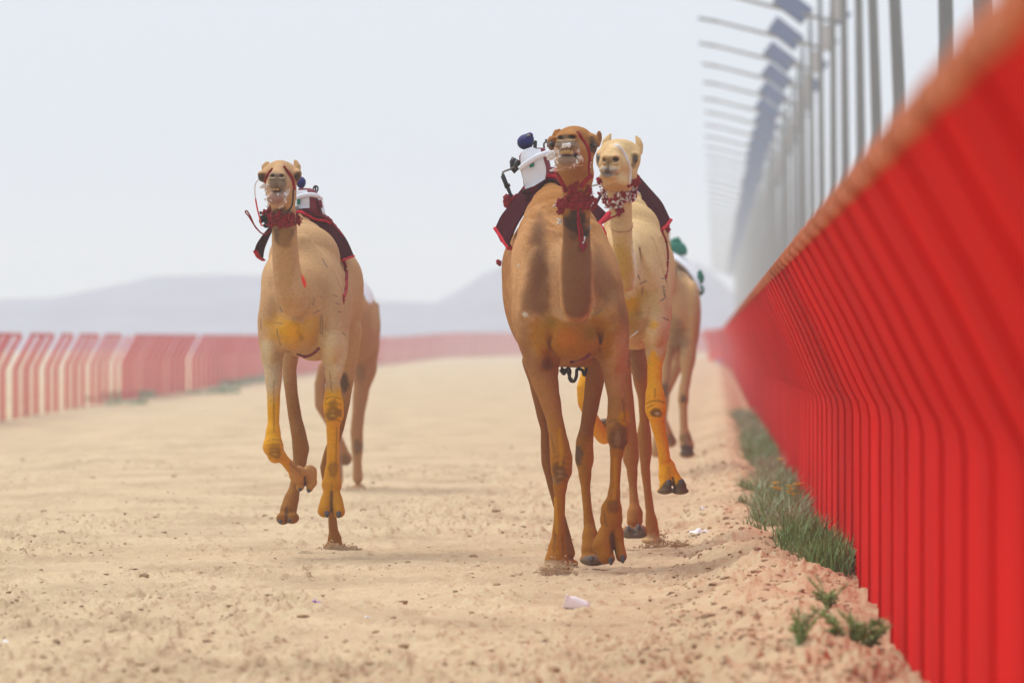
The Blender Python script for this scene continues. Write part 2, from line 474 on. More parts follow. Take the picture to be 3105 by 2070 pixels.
for i, d in enumerate(ds):
    x = 2.5+.785*0+0.0237*d
    loc = (x, d, 0.0)
    if first is None: first = make_pole(loc); o = first
    else:
        o = copy_tree(first); o.location = loc
    o.rotation_euler = (0, -R([3.2, 3.6, 1.0, 2.4, 1.6, .6][i % 6] if i < 6 else random.uniform(-.1, .5)), R(random.uniform(-4, 4)))
    if i < 8: o['label'] = "%s grey lamp post behind the red fence, its top out of frame" % ordn[i]
    elif i < 20: o['label'] = "%s grey lamp post in the receding row, with solar panel and long arm" % ordn[i]
    else: o['label'] = "tiny grey lamp post with long arm at the hazy far end of the row"

# ------------------------------------------------------------------ weeds
M_weed = mat("weed_leaf", (0.155, 0.285, 0.09), .7, .4, 9.0)
M_weed2 = mat("weed_leaf_pale", (0.30, 0.40, 0.25), .7, .35, 9.0)
M_weed3 = mat("fresh_leaf", (0.20, 0.34, 0.10), .7, .35, 9.0)
M_yel = mat("yellow_petals", (0.85, 0.62, 0.02), .6, .1, 9.0)
def blade(mb, p, ang, h, w_, lean):
    d = Vector((math.cos(ang), math.sin(ang), 0)); s = Vector((-d.y, d.x, 0))*w_
    a0 = p; a1 = p+d*lean*.35+Vector((0, 0, h*.6)); a2 = p+d*lean+Vector((0, 0, h))
    mb.add([a0-s*.6, a0+s*.6, a1+s, a1-s, a2], [(0, 1, 2, 3), (3, 2, 4)])
def weeds(name, label, spots, m, n, h, w_, spread, cat="weeds"):
    mb = MB()
    for (x, y, sc_) in spots:
        z = gz(x, y)
        for k in range(int(n*sc_)):
            r_ = spread*math.sqrt(random.random())*sc_; a_ = random.uniform(0, 6.28)
            hh = h*random.uniform(.4, 1.1)*sc_
            blade(mb, Vector((x+r_*math.cos(a_), y+r_*math.sin(a_)*1.6, z-.01)), random.uniform(0, 6.28), hh, w_*random.uniform(.6, 1.3), hh*random.uniform(.2, 1.1))
    o = mb.build(name, m, smooth=False); o['kind'] = 'stuff'; o['label'] = label; o['category'] = cat
    return o
sp = []; sp2 = []
while len(sp) < 165:
    d = 47+random.random()**1.15*105
    wd = (.10+.05*(d-47)) if d < 56 else (.56 if d < 74 else .34)
    u = .76-random.random()*wd*(.6+.8*float(fbm(np.array(d*.4), np.array(2.5), 2)))
    if float(fbm(np.array(u*5+3), np.array(d*.22), 2)) < (.44 if d < 74 else .54): continue
    sp.append((0.0237*d+u, d, random.uniform(.35, 1.4)*(1.0 if u > .35 else .65)))
for k in range(110):
    d = 57+random.random()*95; u = .72-random.random()*(.5 if d < 80 else .34)
    sp2.append((0.0237*d+u, d, random.uniform(.6, 1.1)))
weeds("weeds", "dense green weeds growing along the foot of the right red fence", sp, M_weed, 80, .20, .0038, .12)
weeds("weeds", "pale dusty grass mixed through the weeds along the right fence", sp2, M_weed2, 70, .26, .0034, .13)
sp3 = []
for (vx, vy, s_) in ((310, 915, 1.0), (275, 930, .7), (480, 905, .9), (530, 885, 1.0), (575, 880, 1.0), (610, 872, 1.1), (250, 920, .5)):
    d = 1.76*19600/(vy-775)
    for k in range(4): sp3.append(((vx-1176)*d/19600+random.uniform(-.5, .5), d+random.uniform(-5, 5), s_*random.uniform(.5, 1)))
weeds("weeds", "blurred grey green scrub at the foot of the left fence", sp3, M_weed2, 60, .32, .03, .5)

def leafy_plant(x, y, s, label):
    root = empty("weed_plant", (x, y, gz(x, y))); tag(root, label, "weed plant")
    z = gz(x, y); st = MB(); lf_ = MB()
    for k in range(12):
        a_ = random.uniform(0, 6.28); ln = random.uniform(.12, .36)*s
        tip = Vector((x+math.cos(a_)*ln*.7, y+math.sin(a_)*ln, z+ln*random.uniform(.35, .95)))
        base = Vector((x+random.uniform(-.02, .02)*s, y, z))
        mid = (base+tip)/2+Vector((0, 0, .04*s))
        pts = catmull([base, mid, tip], 6); st.tube(pts, [.005*s]*len(pts), 5)
        for q in pts[2:]:
            for _ in range(5):
                blade(lf_, Vector(q), random.uniform(0, 6.28), random.uniform(.01, .05)*s, .0045*s, random.uniform(.03, .08)*s)
    st.build("stem", M_weed3, root); lf_.build("foliage", M_weed3, root, smooth=False)
leafy_plant(1.42, 35.9, .8, "big soft green weed at the bottom right, nearest plant to the camera")
leafy_plant(1.43, 38.6, .45, "small green weed sprouting against the fence just above the biggest one")
leafy_plant(1.50, 41.0, .38, "small flat weed on bare earth by the fence, third plant up from the bottom")
leafy_plant(1.19, 35.3, .5, "low leafy shoot just left of the big weed at the bottom right")
leafy_plant(1.51, 36.4, .6, "bushy weed squeezed against the fence sheets right of the big weed")

# yellow flowers
def flower(x, y, h, label):
    z = gz(x, y); root = empty("yellow_flower", (x, y, z)); tag(root, label, "flower", "yellow flowers in the weeds")
    mb = MB(); mb.tube([(x, y, z), (x+.01, y, z+h*.6), (x+.015, y-.02, z+h)], .003, 5); mb.build("stem", M_weed, root)
    mb = MB(); c = Vector((x+.015, y-.02, z+h))
    for k in range(9):
        a_ = k*.698; d = Vector((math.cos(a_), math.sin(a_), .25))
        mb.add([c, c+d*.026+Vector((-d.y, d.x, 0))*.012, c+d*.045, c+d*.026-Vector((-d.y, d.x, 0))*.012], [(0, 1, 2, 3)])
    mb.ball(c, (.010, .010, .007), 6, 4); mb.build("petals", M_yel, root, smooth=False)
fl = [(440, 682, "topmost"), (438, 700, ""), (455, 713, ""), (505, 694, ""), (512, 708, ""), (500, 720, ""), (519, 730, "lowest"), (533, 688, ""), (545, 684, "rightmost upper"), (462, 578, "lone far"), (270, 345, "far blurred")]
for i, (fx, fy, lb) in enumerate(fl):
    d = 63.5 if i < 9 else (70 if i == 9 else 118)
    q = wp(R8, fx, fy, d); g = gz(q.x, d)
    flower(q.x-.015, d, max(.12, q.z-g), ["yellow flower at the upper left of the little bloom cluster", "yellow flower on the far left of the bloom cluster", "yellow flower at the lower left of the bloom cluster", "yellow flower in the middle of the bloom cluster, upper one of three", "yellow flower in the middle of the bloom cluster, just right of centre", "yellow flower in the middle of the bloom cluster, lower left of centre", "lowest yellow flower of the cluster beside the red fence", "yellow flower on the right of the cluster against the red sheet", "rightmost yellow flower of the cluster against the red sheet", "lone yellow orange bloom higher up the fence foot beyond the cluster", "far blurred yellow bloom in the weeds beside the hazy fence"][i])

# litter
M_white = mat("white_plastic", (0.90, 0.90, 0.92), .6, .06, 9.0)
M_purple = mat("purple_wrapper", (0.35, 0.16, 0.55), .5, .1, 20)
M_bluepl = mat("blue_plastic", (0.15, 0.2, 0.7), .5, .1, 20)
def cup():
    x, y = wp(VP, 1322, 1402, 43.2).x, 43.1
    root = empty("plastic_cup", (x, y, gz(x, y))); tag(root, "crushed white plastic cup lying on the sand in the foreground", "cup")
    z = gz(x, y)+.012
    # a crushed cup: flattened cone with a torn standing mouth on the left
    V = []; F = []; n = 18; rs = random.Random(2)
    for i in range(8):
        t = i/7; ry = .030-.012*t; rz = (.056-.034*t)*(1 if i else 1.08)
        for k in range(n):
            a_ = 2*math.pi*k/n
            dz = rz*math.sin(a_); dz = max(dz, -.016)
            V.append((x-.060+.130*t+(.02*math.sin(a_) if i == 0 else 0)+rs.uniform(-.002, .002), y+ry*math.cos(a_)*1.3, z+.010+dz*(1+.18*math.sin(a_*3+t*5))-.008*t))
    for i in range(7):
        for k in range(n): F.append((i*n+k, i*n+(k+1) % n, (i+1)*n+(k+1) % n, (i+1)*n+k))
    F.append(tuple(7*n+k for k in range(n))); mb = MB(); mb.add(V, F); mb.build("cup_wall", M_white, root)
    mb = MB(); mb.tube([V[k % n] for k in range(n+1)], .0025, 5); mb.build("rim", M_white, root)
cup()
def scrap(f, px, py, size, m, label, name="litter_scrap", seed=1):
    sy_ = f.y0+py/f.s; d = FS*CZ/(sy_-HY); q = wp(f, px, py, d); g = gz(q.x, d)
    for _ in range(4):
        d = (CZ-g-.01)*FS/(sy_-HY); q = wp(f, px, py, d); g = gz(q.x, d)
    rs = random.Random(seed); n = 9; V = []; F = []
    for i in range(n):
        for j in range(n):
            a_, b_ = i/(n-1)-.5, j/(n-1)-.5
            V.append((q.x+a_*size[0]*(1+rs.uniform(-.15, .15)), d+b_*size[0]*.7, g+.008+abs(rs.gauss(0, 1))*size[1]*.42*(1-abs(a_)*1.3)))
    for i in range(n-1):
        for j in range(n-1): F.append((i*n+j, (i+1)*n+j, (i+1)*n+j+1, i*n+j+1))
    o = mesh(name, V, F, m); tag(o, label, "litter")
scrap(VP, 1608, 1238, (.145, .05), M_white, "crumpled white plastic bag lying flat on the track right of the pale camel", "plastic_bag", 3)
scrap(VP, 1612, 1198, (.055, .035), M_white, "small white scrap of paper just beyond the crumpled bag", seed=4)
scrap(VP, 1640, 1175, (.05, .02), M_white, "tiny white scrap beside the rough berm, farthest of the bits by the bag", seed=5)
scrap(VP, 724, 1380, (.055, .02), M_purple, "small purple wrapper lying on the sand in the left foreground", "wrapper", 6)
scrap(VP, 844, 1420, (.03, .02), M_white, "tiny white pebble like scrap in the lower left foreground", seed=7)
scrap(VP, 12, 1465, (.035, .02), M_white, "tiny white scrap at the bottom left edge of the track", seed=9)
scrap(R8, 388, 790, (.05, .07), M_white, "white crumpled tissue caught in the green weeds", "tissue", 10)
scrap(VP, 1650, 834, (.3, .25), M_bluepl, "blurred blue plastic litter far off at the foot of the hazy fence", "blue_litter", 11)
# ------------------------------------------------------------------ implicit bodies
def surface_nets(gx, gy, gz_, f):
    s = f < 0
    nx, ny, nz = f.shape
    c = np.zeros((nx-1, ny-1, nz-1), np.uint8)
    for i in (0, 1):
        for j in (0, 1):
            for k in (0, 1):
                c += s[i:nx-1+i, j:ny-1+j, k:nz-1+k]
    act = np.argwhere((c > 0) & (c < 8))
    ai, aj, ak = act.T
    idx = np.full((nx-1, ny-1, nz-1), -1, np.int32); idx[ai, aj, ak] = np.arange(len(act))
    P = np.zeros((len(act), 3)); N = np.zeros(len(act))
    cor = [(i, j, k) for i in (0, 1) for j in (0, 1) for k in (0, 1)]
    for a_ in cor:
        for ax in range(3):
            if a_[ax] == 1: continue
            b_ = list(a_); b_[ax] = 1
            fa = f[ai+a_[0], aj+a_[1], ak+a_[2]]; fb = f[ai+b_[0], aj+b_[1], ak+b_[2]]
            m_ = (fa < 0) != (fb < 0)
            t = np.where(m_, fa/np.where(m_, fa-fb, 1), 0)
            pa = np.stack([gx[ai+a_[0]], gy[aj+a_[1]], gz_[ak+a_[2]]], 1); pb = np.stack([gx[ai+b_[0]], gy[aj+b_[1]], gz_[ak+b_[2]]], 1)
            P += np.where(m_[:, None], pa+(pb-pa)*t[:, None], 0); N += m_
    P /= N[:, None]
    Q = []
    for ax in range(3):
        sl0 = [slice(1, -1)]*3; sl1 = [slice(1, -1)]*3
        sl0[ax] = slice(0, -1); sl1[ax] = slice(1, None)
        A = s[tuple(sl0)]; Bq = s[tuple(sl1)]
        e = np.argwhere(A != Bq); inside = A[tuple(e.T)]
        off = np.ones(3, int); off[ax] = 0
        e = e+off
        u_, v_ = [(1, 2), (2, 0), (0, 1)][ax]
        def cell(du, dv):
            q = e.copy(); q[:, u_] -= du; q[:, v_] -= dv; return idx[q[:, 0], q[:, 1], q[:, 2]]
        q = np.stack([cell(1, 1), cell(0, 1), cell(0, 0), cell(1, 0)], 1)
        q = np.where(inside[:, None], q, q[:, ::-1])
        Q.append(q)
    Q = np.concatenate(Q); Q = Q[(Q >= 0).all(1)]
    return P, Q

class Body:
    def __init__(s, D):
        s.D = D; s.pr = []; s.k = .03; s.f = None
    def W(s, x, y, o, f=None):
        return np.array(wp(f or s.f, x, y, s.D+o))
    def r(s, v, o=0, f=None): return v/(f or s.f).s*(s.D+o)/FS
    def chain(s, pts, k=None, sy=1.0, f=None):
        P = [s.W(x, y, o, f) for x, y, o, r_ in pts]; Rr = [s.r(r_, o, f) for x, y, o, r_ in pts]
        s.pr.append(('c', P, Rr, s.k if k is None else k, sy)); return s
    def link(s, *pts, k=None, sy=1.0):
        """points given as (frame, x, y, o, r)"""
        P = [s.W(x, y, o, f) for f, x, y, o, r_ in pts]; Rr = [s.r(r_, o, f) for f, x, y, o, r_ in pts]
        s.pr.append(('c', P, Rr, s.k if k is None else k, sy))
    def groove(s, f, pts, k=.02, sy=1.0):
        P = [s.W(x, y, o, f) for x, y, o, r_ in pts]; Rr = [s.r(r_, o, f) for x, y, o, r_ in pts]
        s.pr.append(('g', P, Rr, k, sy))
    def ell(s, x, y, o, rx, rz, ry, k=None, tilt=0, sub=False, f=None):
        s.pr.append(('s' if sub else 'e', s.W(x, y, o, f), (s.r(rx, o, f), ry, s.r(rz, o, f)), s.k if k is None else k, R(tilt)))
    def field(s, res):
        lo = np.array([1e9]*3); hi = -lo
        for p in s.pr:
            if p[0] == 'c':
                for q, r_ in zip(p[1], p[2]):
                    rr = np.array([r_, r_*p[4], r_]); lo = np.minimum(lo, q-rr); hi = np.maximum(hi, q+rr)
            elif p[0] == 'e':
                rr = np.array([max(p[2][0], p[2][2]), p[2][1], max(p[2][0], p[2][2])]); lo = np.minimum(lo, p[1]-rr); hi = np.maximum(hi, p[1]+rr)
        lo -= .04; hi += .04
        g = [np.arange(lo[i], hi[i], res[i]) for i in range(3)]
        F = np.full((len(g[0]), len(g[1]), len(g[2])), .5, np.float32)
        for p in s.pr:
            k = p[3]
            if p[0] in 'cg':
                pts, rad, sy = p[1], p[2], p[4]
                l_ = np.min([q-np.array([r_, r_*sy, r_]) for q, r_ in zip(pts, rad)], 0); h_ = np.max([q+np.array([r_, r_*sy, r_]) for q, r_ in zip(pts, rad)], 0)
            else:
                m_ = max(p[2][0], p[2][2]); rr = np.array([m_, p[2][1], m_]); l_ = p[1]-rr; h_ = p[1]+rr
            pad = k+.03
            i0 = [max(0, int(np.searchsorted(g[a_], l_[a_]-pad))-1) for a_ in range(3)]; i1 = [min(len(g[a_]), int(np.searchsorted(g[a_], h_[a_]+pad))+1) for a_ in range(3)]
            X = g[0][i0[0]:i1[0]].astype(np.float32)[:, None, None]; Y = g[1][i0[1]:i1[1]].astype(np.float32)[None, :, None]; Z = g[2][i0[2]:i1[2]].astype(np.float32)[None, None, :]
            if p[0] in 'cg':
                d = None
                for a_, b_, ra, rb in zip(pts[:-1], pts[1:], rad[:-1], rad[1:]):
                    ax, ay, az = a_[0], a_[1]/sy, a_[2]; bx, by, bz = b_[0]-ax, b_[1]/sy-ay, b_[2]-az
                    L2 = bx*bx+by*by+bz*bz+1e-9
                    px, py, pz = X-ax, Y/sy-ay, Z-az
                    t = np.clip((px*bx+py*by+pz*bz)/L2, 0, 1)
                    tt = t*t*(3-2*t)
                    q = np.sqrt((px-bx*t)**2+(py-by*t)**2+(pz-bz*t)**2)-(ra+(rb-ra)*tt)
                    d = q if d is None else np.minimum(d, q)
            else:
                c_, (rx, ry, rz), tl = p[1], p[2], p[4]
                px, py, pz = X-c_[0], Y-c_[1], Z-c_[2]
                ct, st = math.cos(tl), math.sin(tl)
                qx = px*ct+pz*st; qz = -px*st+pz*ct
                k0 = np.sqrt((qx/rx)**2+(py/ry)**2+(qz/rz)**2); k1 = np.sqrt((qx/rx**2)**2+(py/ry**2)**2+(qz/rz**2)**2)+1e-6
                d = k0*(k0-1)/k1
            sub = F[i0[0]:i1[0], i0[1]:i1[1], i0[2]:i1[2]]
            if p[0] in 'sg':
                d = -d; h = np.maximum(k-np.abs(sub-d), 0)/max(k, 1e-6); sub[:] = np.maximum(sub, d)+h*h*k*.25
            else:
                h = np.maximum(k-np.abs(sub-d), 0)/max(k, 1e-6); sub[:] = np.minimum(sub, d)-h*h*k*.25
        return g, F
    def polys(s, res=(.007, .011, .007)):
        g, F = s.field(res)
        F[0] = F[-1] = .3; F[:, 0] = F[:, -1] = .3; F[:, :, 0] = F[:, :, -1] = .3
        s.P, s.Q = surface_nets(g[0], g[1], g[2], F)
        s.sx = CX+s.P[:, 0]*FS/s.P[:, 1]; s.sy = HY-(s.P[:, 2]-CZ)*FS/s.P[:, 1]; s.o = s.P[:, 1]-s.D
        s.bvh = BVHTree.FromPolygons([tuple(v) for v in s.P], [tuple(int(i) for i in q) for q in s.Q])
        return s
    # ---- coat
    def base(s, col): s.col = np.tile(np.array(col, float), (len(s.P), 1))
    def paint(s, f, x, y, rx, ry, col, st=1.0, o=(-9, 9), soft=.42, tilt=0, noise=.38):
        px = (s.sx-f.x0)*f.s-x; py = (s.sy-f.y0)*f.s-y; c, n = math.cos(R(tilt)), math.sin(R(tilt))
        qx = px*c+py*n; qy = -px*n+py*c
        e = np.sqrt((qx/rx)**2+(qy/ry)**2)
        nzz = fbm(s.P[:, 0]*28+s.P[:, 1]*19+7, s.P[:, 2]*28-s.P[:, 1]*13+3, 3)-.5
        e = e+nzz*noise*2*(e > .15)
        w_ = (1-sstep(1-soft, 1+soft*.25, e))*st*((s.o > o[0]) & (s.o < o[1]))
        s.col = s.col*(1-w_[:, None])+np.array(col)*w_[:, None]
    def band(s, ysrc0, ysrc1, col, st=1.0, xr=(0, 4000), o=(-9, 9)):
        """blend to col going down from photograph row ysrc0 to ysrc1"""
        nzz = (fbm(s.P[:, 0]*25+s.P[:, 1]*11, s.P[:, 2]*25, 3)-.5)*26
        w_ = sstep(ysrc0, ysrc1, s.sy+nzz)*st*((s.sx > xr[0]) & (s.sx < xr[1]) & (s.o > o[0]) & (s.o < o[1]))
        s.col = s.col*(1-w_[:, None])+np.array(col)*w_[:, None]
    def poly(s, f, pts, col, st=1.0, soft=14, o=(-9, 9), noise=22):
        # polygonal coat patch: signed distance to the outline, in photograph pixels
        X = s.sx; Y = s.sy; P = [(f.x0+x/f.s, f.y0+y/f.s) for x, y in pts]; n = len(P)
        best = np.full(len(X), 1e9); ins = np.zeros(len(X), bool)
        for i in range(n):
            (ax, ay), (bx, by) = P[i], P[(i+1) % n]
            dx, dy = bx-ax, by-ay; t = np.clip(((X-ax)*dx+(Y-ay)*dy)/(dx*dx+dy*dy+1e-9), 0, 1)
            best = np.minimum(best, np.hypot(X-ax-dx*t, Y-ay-dy*t))
            c_ = ((ay > Y) != (by > Y)); xi = ax+(Y-ay)*dx/(dy if abs(dy) > 1e-9 else 1e-9)
            ins ^= c_ & (X < xi)
        d = np.where(ins, best, -best)+(fbm(s.P[:, 0]*30+s.P[:, 1]*17, s.P[:, 2]*30+s.P[:, 1]*9, 4)-.5)*noise
        w_ = sstep(-soft*.5, soft*.5, d)*st*((s.o > o[0]) & (s.o < o[1]))
        s.col = s.col*(1-w_[:, None])+np.array(col)*w_[:, None]
    def line(s, f, pts, wd, col, st=.9, o=(-9, 9)):
        X = (s.sx-f.x0)*f.s; Y = (s.sy-f.y0)*f.s; best = np.full(len(X), 1e9)
        for (ax, ay), (bx, by) in zip(pts[:-1], pts[1:]):
            dx, dy = bx-ax, by-ay; L2 = dx*dx+dy*dy+1e-6
            t = np.clip(((X-ax)*dx+(Y-ay)*dy)/L2, 0, 1)
            best = np.minimum(best, np.hypot(X-ax-dx*t, Y-ay-dy*t))
        w_ = (1-sstep(wd*.5, wd*1.3, best))*st*((s.o > o[0]) & (s.o < o[1]))
        s.col = s.col*(1-w_[:, None])+np.array(col)*w_[:, None]
    def knee(s, f, x, y, w, h, o, dark=(0.15, 0.075, 0.03), pale=(0.34, 0.23, 0.14), st=.7):
        s.paint(f, x, y+h*.1, w*.72, h*.8, dark, st, o, soft=.35, noise=.5)
        for k in range(5):
            yy = y-h*.9+h*.42*k; s.line(f, [(x-w*.75, yy+h*.10), (x-w*.25, yy-h*.04), (x+w*.25, yy-h*.02), (x+w*.75, yy+h*.12)], h*.055, dark, .55, o)  # wrinkle creases shaded in as dark painted lines
        s.paint(f, x-w*.05, y+h*.45, w*.34, h*.14, pale, .6, o, noise=.4); s.paint(f, x-w*.05, y+h*.12, w*.28, h*.10, pale, .45, o, noise=.4)
    def build(s, name, m, root):
        me = bpy.data.meshes.new(name); me.from_pydata([tuple(v) for v in s.P], [], [tuple(int(i) for i in q) for q in s.Q])
        me.polygons.foreach_set('use_smooth', [True]*len(me.polygons))
        lum = s.col @ np.array([.3, .6, .1]); s.col = np.clip(lum[:, None]*.97+(s.col-lum[:, None])*1.24, .004, .9)
        ca = me.color_attributes.new('Coat', 'FLOAT_COLOR', 'POINT')
        ca.data.foreach_set('color', np.concatenate([s.col, np.ones((len(s.P), 1))], 1).astype(np.float32).ravel())
        me.materials.append(m); me.update()
        o = bpy.data.objects.new(name, me); C.objects.link(o); o.parent = root; o.location = -Vector(root.location)
        return o
    # ---- things lying on the body
    def hit(s, f, x, y, off=.006, o=0.0, rng_=(-9, 9)):
        org = Vector((0, 0, CZ)); q = wp(f, x, y, s.D); dr = (q-org).normalized()
        h = s.bvh.ray_cast(org, dr)
        if h[0] is None or not (rng_[0] < h[0].y-s.D < rng_[1]): return wp(f, x, y, s.D+o)
        n = h[1] if h[1].y < 0 else -h[1]
        return h[0]+n*off
    def strap(s, name, f, pts, wd, m, root, off=.005, o=0.0, flat=.45, n=6, rng_=(-9, 9), wob=0):
        q = catmull([(x, y, 0) for x, y in pts], n)
        q = [s.hit(f, x, y, off, o, rng_) for x, y, _ in q]
        # smooth
        for _ in range(2):
            q = [q[0]]+[(q[i-1]+q[i]*2+q[i+1])/4 for i in range(1, len(q)-1)]+[q[-1]]
        if wob: q = [p+Vector((random.gauss(0, wob), 0, random.gauss(0, wob))) for p in q]
        r_ = [s.r(wd, 0, f)/2]*len(q)
        mb = MB(); mb.tube(q, r_, 8, flat=flat if flat else 1)
        return mb.build(name, m, root)

def W3(f, x, y, d): return wp(f, x, y, d)
M_coat = {}
def coat(name, var=.17): return mat(name, None, .9, var*.7, 60.0, bump=.65, bs=75, vcol='Coat', sheen=.02, spec=.12)
M_nail = mat("toenail_horn", (0.085, 0.078, 0.078), .55, .25, 60, spec=.3)
M_pad = mat("foot_pad", (0.20, 0.16, 0.12), .9, .25, 30)
M_eye = mat("eye_dark", (0.012, 0.008, 0.006), .12, .1, 9, spec=.6)
M_teeth = mat("teeth", (0.50, 0.31, 0.11), .45, .2, 60)
M_foam = mat("saliva_foam", (0.80, 0.77, 0.74), .4, .12, 60, bump=.5, bs=200)
M_maroon = mat("maroon_cloth", (0.055, 0.006, 0.011), .95, .2, 12, bump=.4, bs=160, spec=.02)
M_maroon2 = mat("maroon_silk", (0.20, 0.018, 0.035), .65, .2, 8, bump=.3, bs=30)
M_redtrim = mat("red_trim", (0.46, 0.014, 0.03), .85, .2, 20, bump=.3, bs=120, spec=.05)
M_strap = mat("red_strap", (0.30, 0.016, 0.024), .8, .22, 25, bump=.3, bs=160, spec=.08)
M_tass = mat("red_wool", (0.34, 0.02, 0.03), .95, .35, 60, bump=.8, bs=200)
M_wstrap = mat("white_strap", (0.74, 0.70, 0.70), .7, .1, 20)
M_silk = mat("white_silk", (0.78, 0.79, 0.84), .6, .07, 7, bump=.5, bs=14)
M_green = mat("green_print", (0.01, 0.17, 0.11), .7, .1, 20)
M_blue = mat("blue_cap", (0.008, 0.010, 0.12), .75, .25, 14, bump=.4, bs=60)
M_black = mat("black_rubber", (0.018, 0.018, 0.020), .5, .2, 30)
M_metal = mat("dull_metal", (0.20, 0.18, 0.16), .5, .2, 30, metal=.4)
M_dkgreen = mat("dark_green_wool", (0.01, 0.035, 0.035), .95, .3, 60)
M_red_ = mat("bright_red_tape", (0.75, 0.06, 0.04), .6, .1, 10)

def toes(B, f, spots, root, sc_=1.0):
    """nails: (x, y, o, rx, rz)"""
    for (x, y, o, rx, rz) in spots:
        mb = MB(); c = Vector(B.W(x, y, o, f)); mb.ball(c+Vector((0, .012, 0)), (B.r(rx, o, f)*.74, .026*sc_, B.r(rz, o, f)*.8), 10, 8)
        mb.ball(c+Vector((0, -.004, -B.r(rz, o, f)*.35)), (B.r(rx, o, f)*.5, .020*sc_, B.r(rz, o, f)*.62), 10, 8)
        mb.build("toenail", M_nail, root)

def loft(name, rails, m, root, n=26, mid=8, thick=.008, wr=.006, wf=9.0):
    """rails: list of polylines of world points; surface lofted through them"""
    rr = []
    for r_ in rails:
        c = catmull(r_, 6); c = np.array(c); L = np.concatenate([[0], np.cumsum(np.linalg.norm(np.diff(c, axis=0), axis=1))]); t = np.linspace(0, L[-1], n)
        rr.append(np.stack([np.interp(t, L, c[:, k]) for k in range(3)], 1))
    rows = []
    for j in range(len(rr)-1):
        for q in range(mid): rows.append(rr[j]*(1-q/mid)+rr[j+1]*(q/mid))
    rows.append(rr[-1]); A = np.array(rows)
    du = np.gradient(A, axis=0); dv = np.gradient(A, axis=1); N = np.cross(du, dv); N /= np.linalg.norm(N, axis=2, keepdims=True)+1e-9
    nz = fbm(A[..., 1]*wf+A[..., 0]*4+random.random()*90, A[..., 2]*wf*.6+3, 3)-.5
    A = A+N*(nz*wr*2)[..., None]
    a_, b_ = A.shape[:2]
    V = list(A.reshape(-1, 3))+list((A-N*thick).reshape(-1, 3)); F = []
    o2 = a_*b_
    for i in range(a_-1):
        for j in range(b_-1):
            q = (i*b_+j, (i+1)*b_+j, (i+1)*b_+j+1, i*b_+j+1); F.append(q); F.append(tuple(x+o2 for x in q[::-1]))
    for i in range(a_-1):
        for j in (0, b_-1): F.append((i*b_+j, (i+1)*b_+j, (i+1)*b_+j+o2, i*b_+j+o2))
    for j in range(b_-1):
        for i in (0, a_-1): F.append((i*b_+j, i*b_+j+1, i*b_+j+1+o2, i*b_+j+o2))
    return mesh(name, V, F, m, root), A

def fringe(name, pts, r_, m, root):
    mb = MB(); mb.tube(catmull(pts, 3), r_*.35, 6)
    for p in pts: mb.ball(p, r_, 7, 5, .35)
    return mb.build(name, m, root)
def cord(name, pts, r_, m, root, n=6, flat=1):
    mb = MB(); mb.tube(catmull(pts, n), r_, 8, flat=flat); return mb.build(name, m, root)

def tassels(name, B, f, spots, m, root, rad, n=6, o=0.0, off=.012, rng_=(-9, 9)):
    mb = MB()
    for (x, y) in spots:
        c = B.hit(f, x, y, off, o, rng_)
        for _ in range(n):
            q = c+Vector((random.gauss(0, rad*.6), random.gauss(0, rad*.4), random.gauss(0, rad*.6)))
            mb.ball(q, rad*random.uniform(.35, .75), 6, 4, .3)
        for _ in range(n*2):
            a_ = random.uniform(0, 6.28); t = c+Vector((math.cos(a_)*rad*random.uniform(.8, 1.5), -rad*.5, math.sin(a_)*rad*random.uniform(.8, 1.5)))
            mb.tube([c, t], [.0035, .0015], 4)
    return mb.build(name, m, root)

def foamy(B, f, blobs, root, m=None, name="foam", off=.0):
    mb = MB()
    for (x, y, rr) in blobs:
        r_ = B.r(rr, 0, f)
        for k in range(7):
            h = B.hit(f, x+random.gauss(0, rr*.42), y+random.gauss(0, rr*.42), off-.003, -.9)
            q = r_*random.uniform(.35, .8); mb.ball(h, (q, q*.6, q*random.uniform(.6, 1.1)), 10, 8, .06)
    prev = None
    for (x, y, rr) in blobs:
        h = B.hit(f, x, y, off, -.9)
        if prev is not None: mb.tube([prev, (prev+h)/2+Vector((0, -.004, -.004)), h], .0009, 4)
        prev = h
    return mb.build(name, m or M_foam, root)
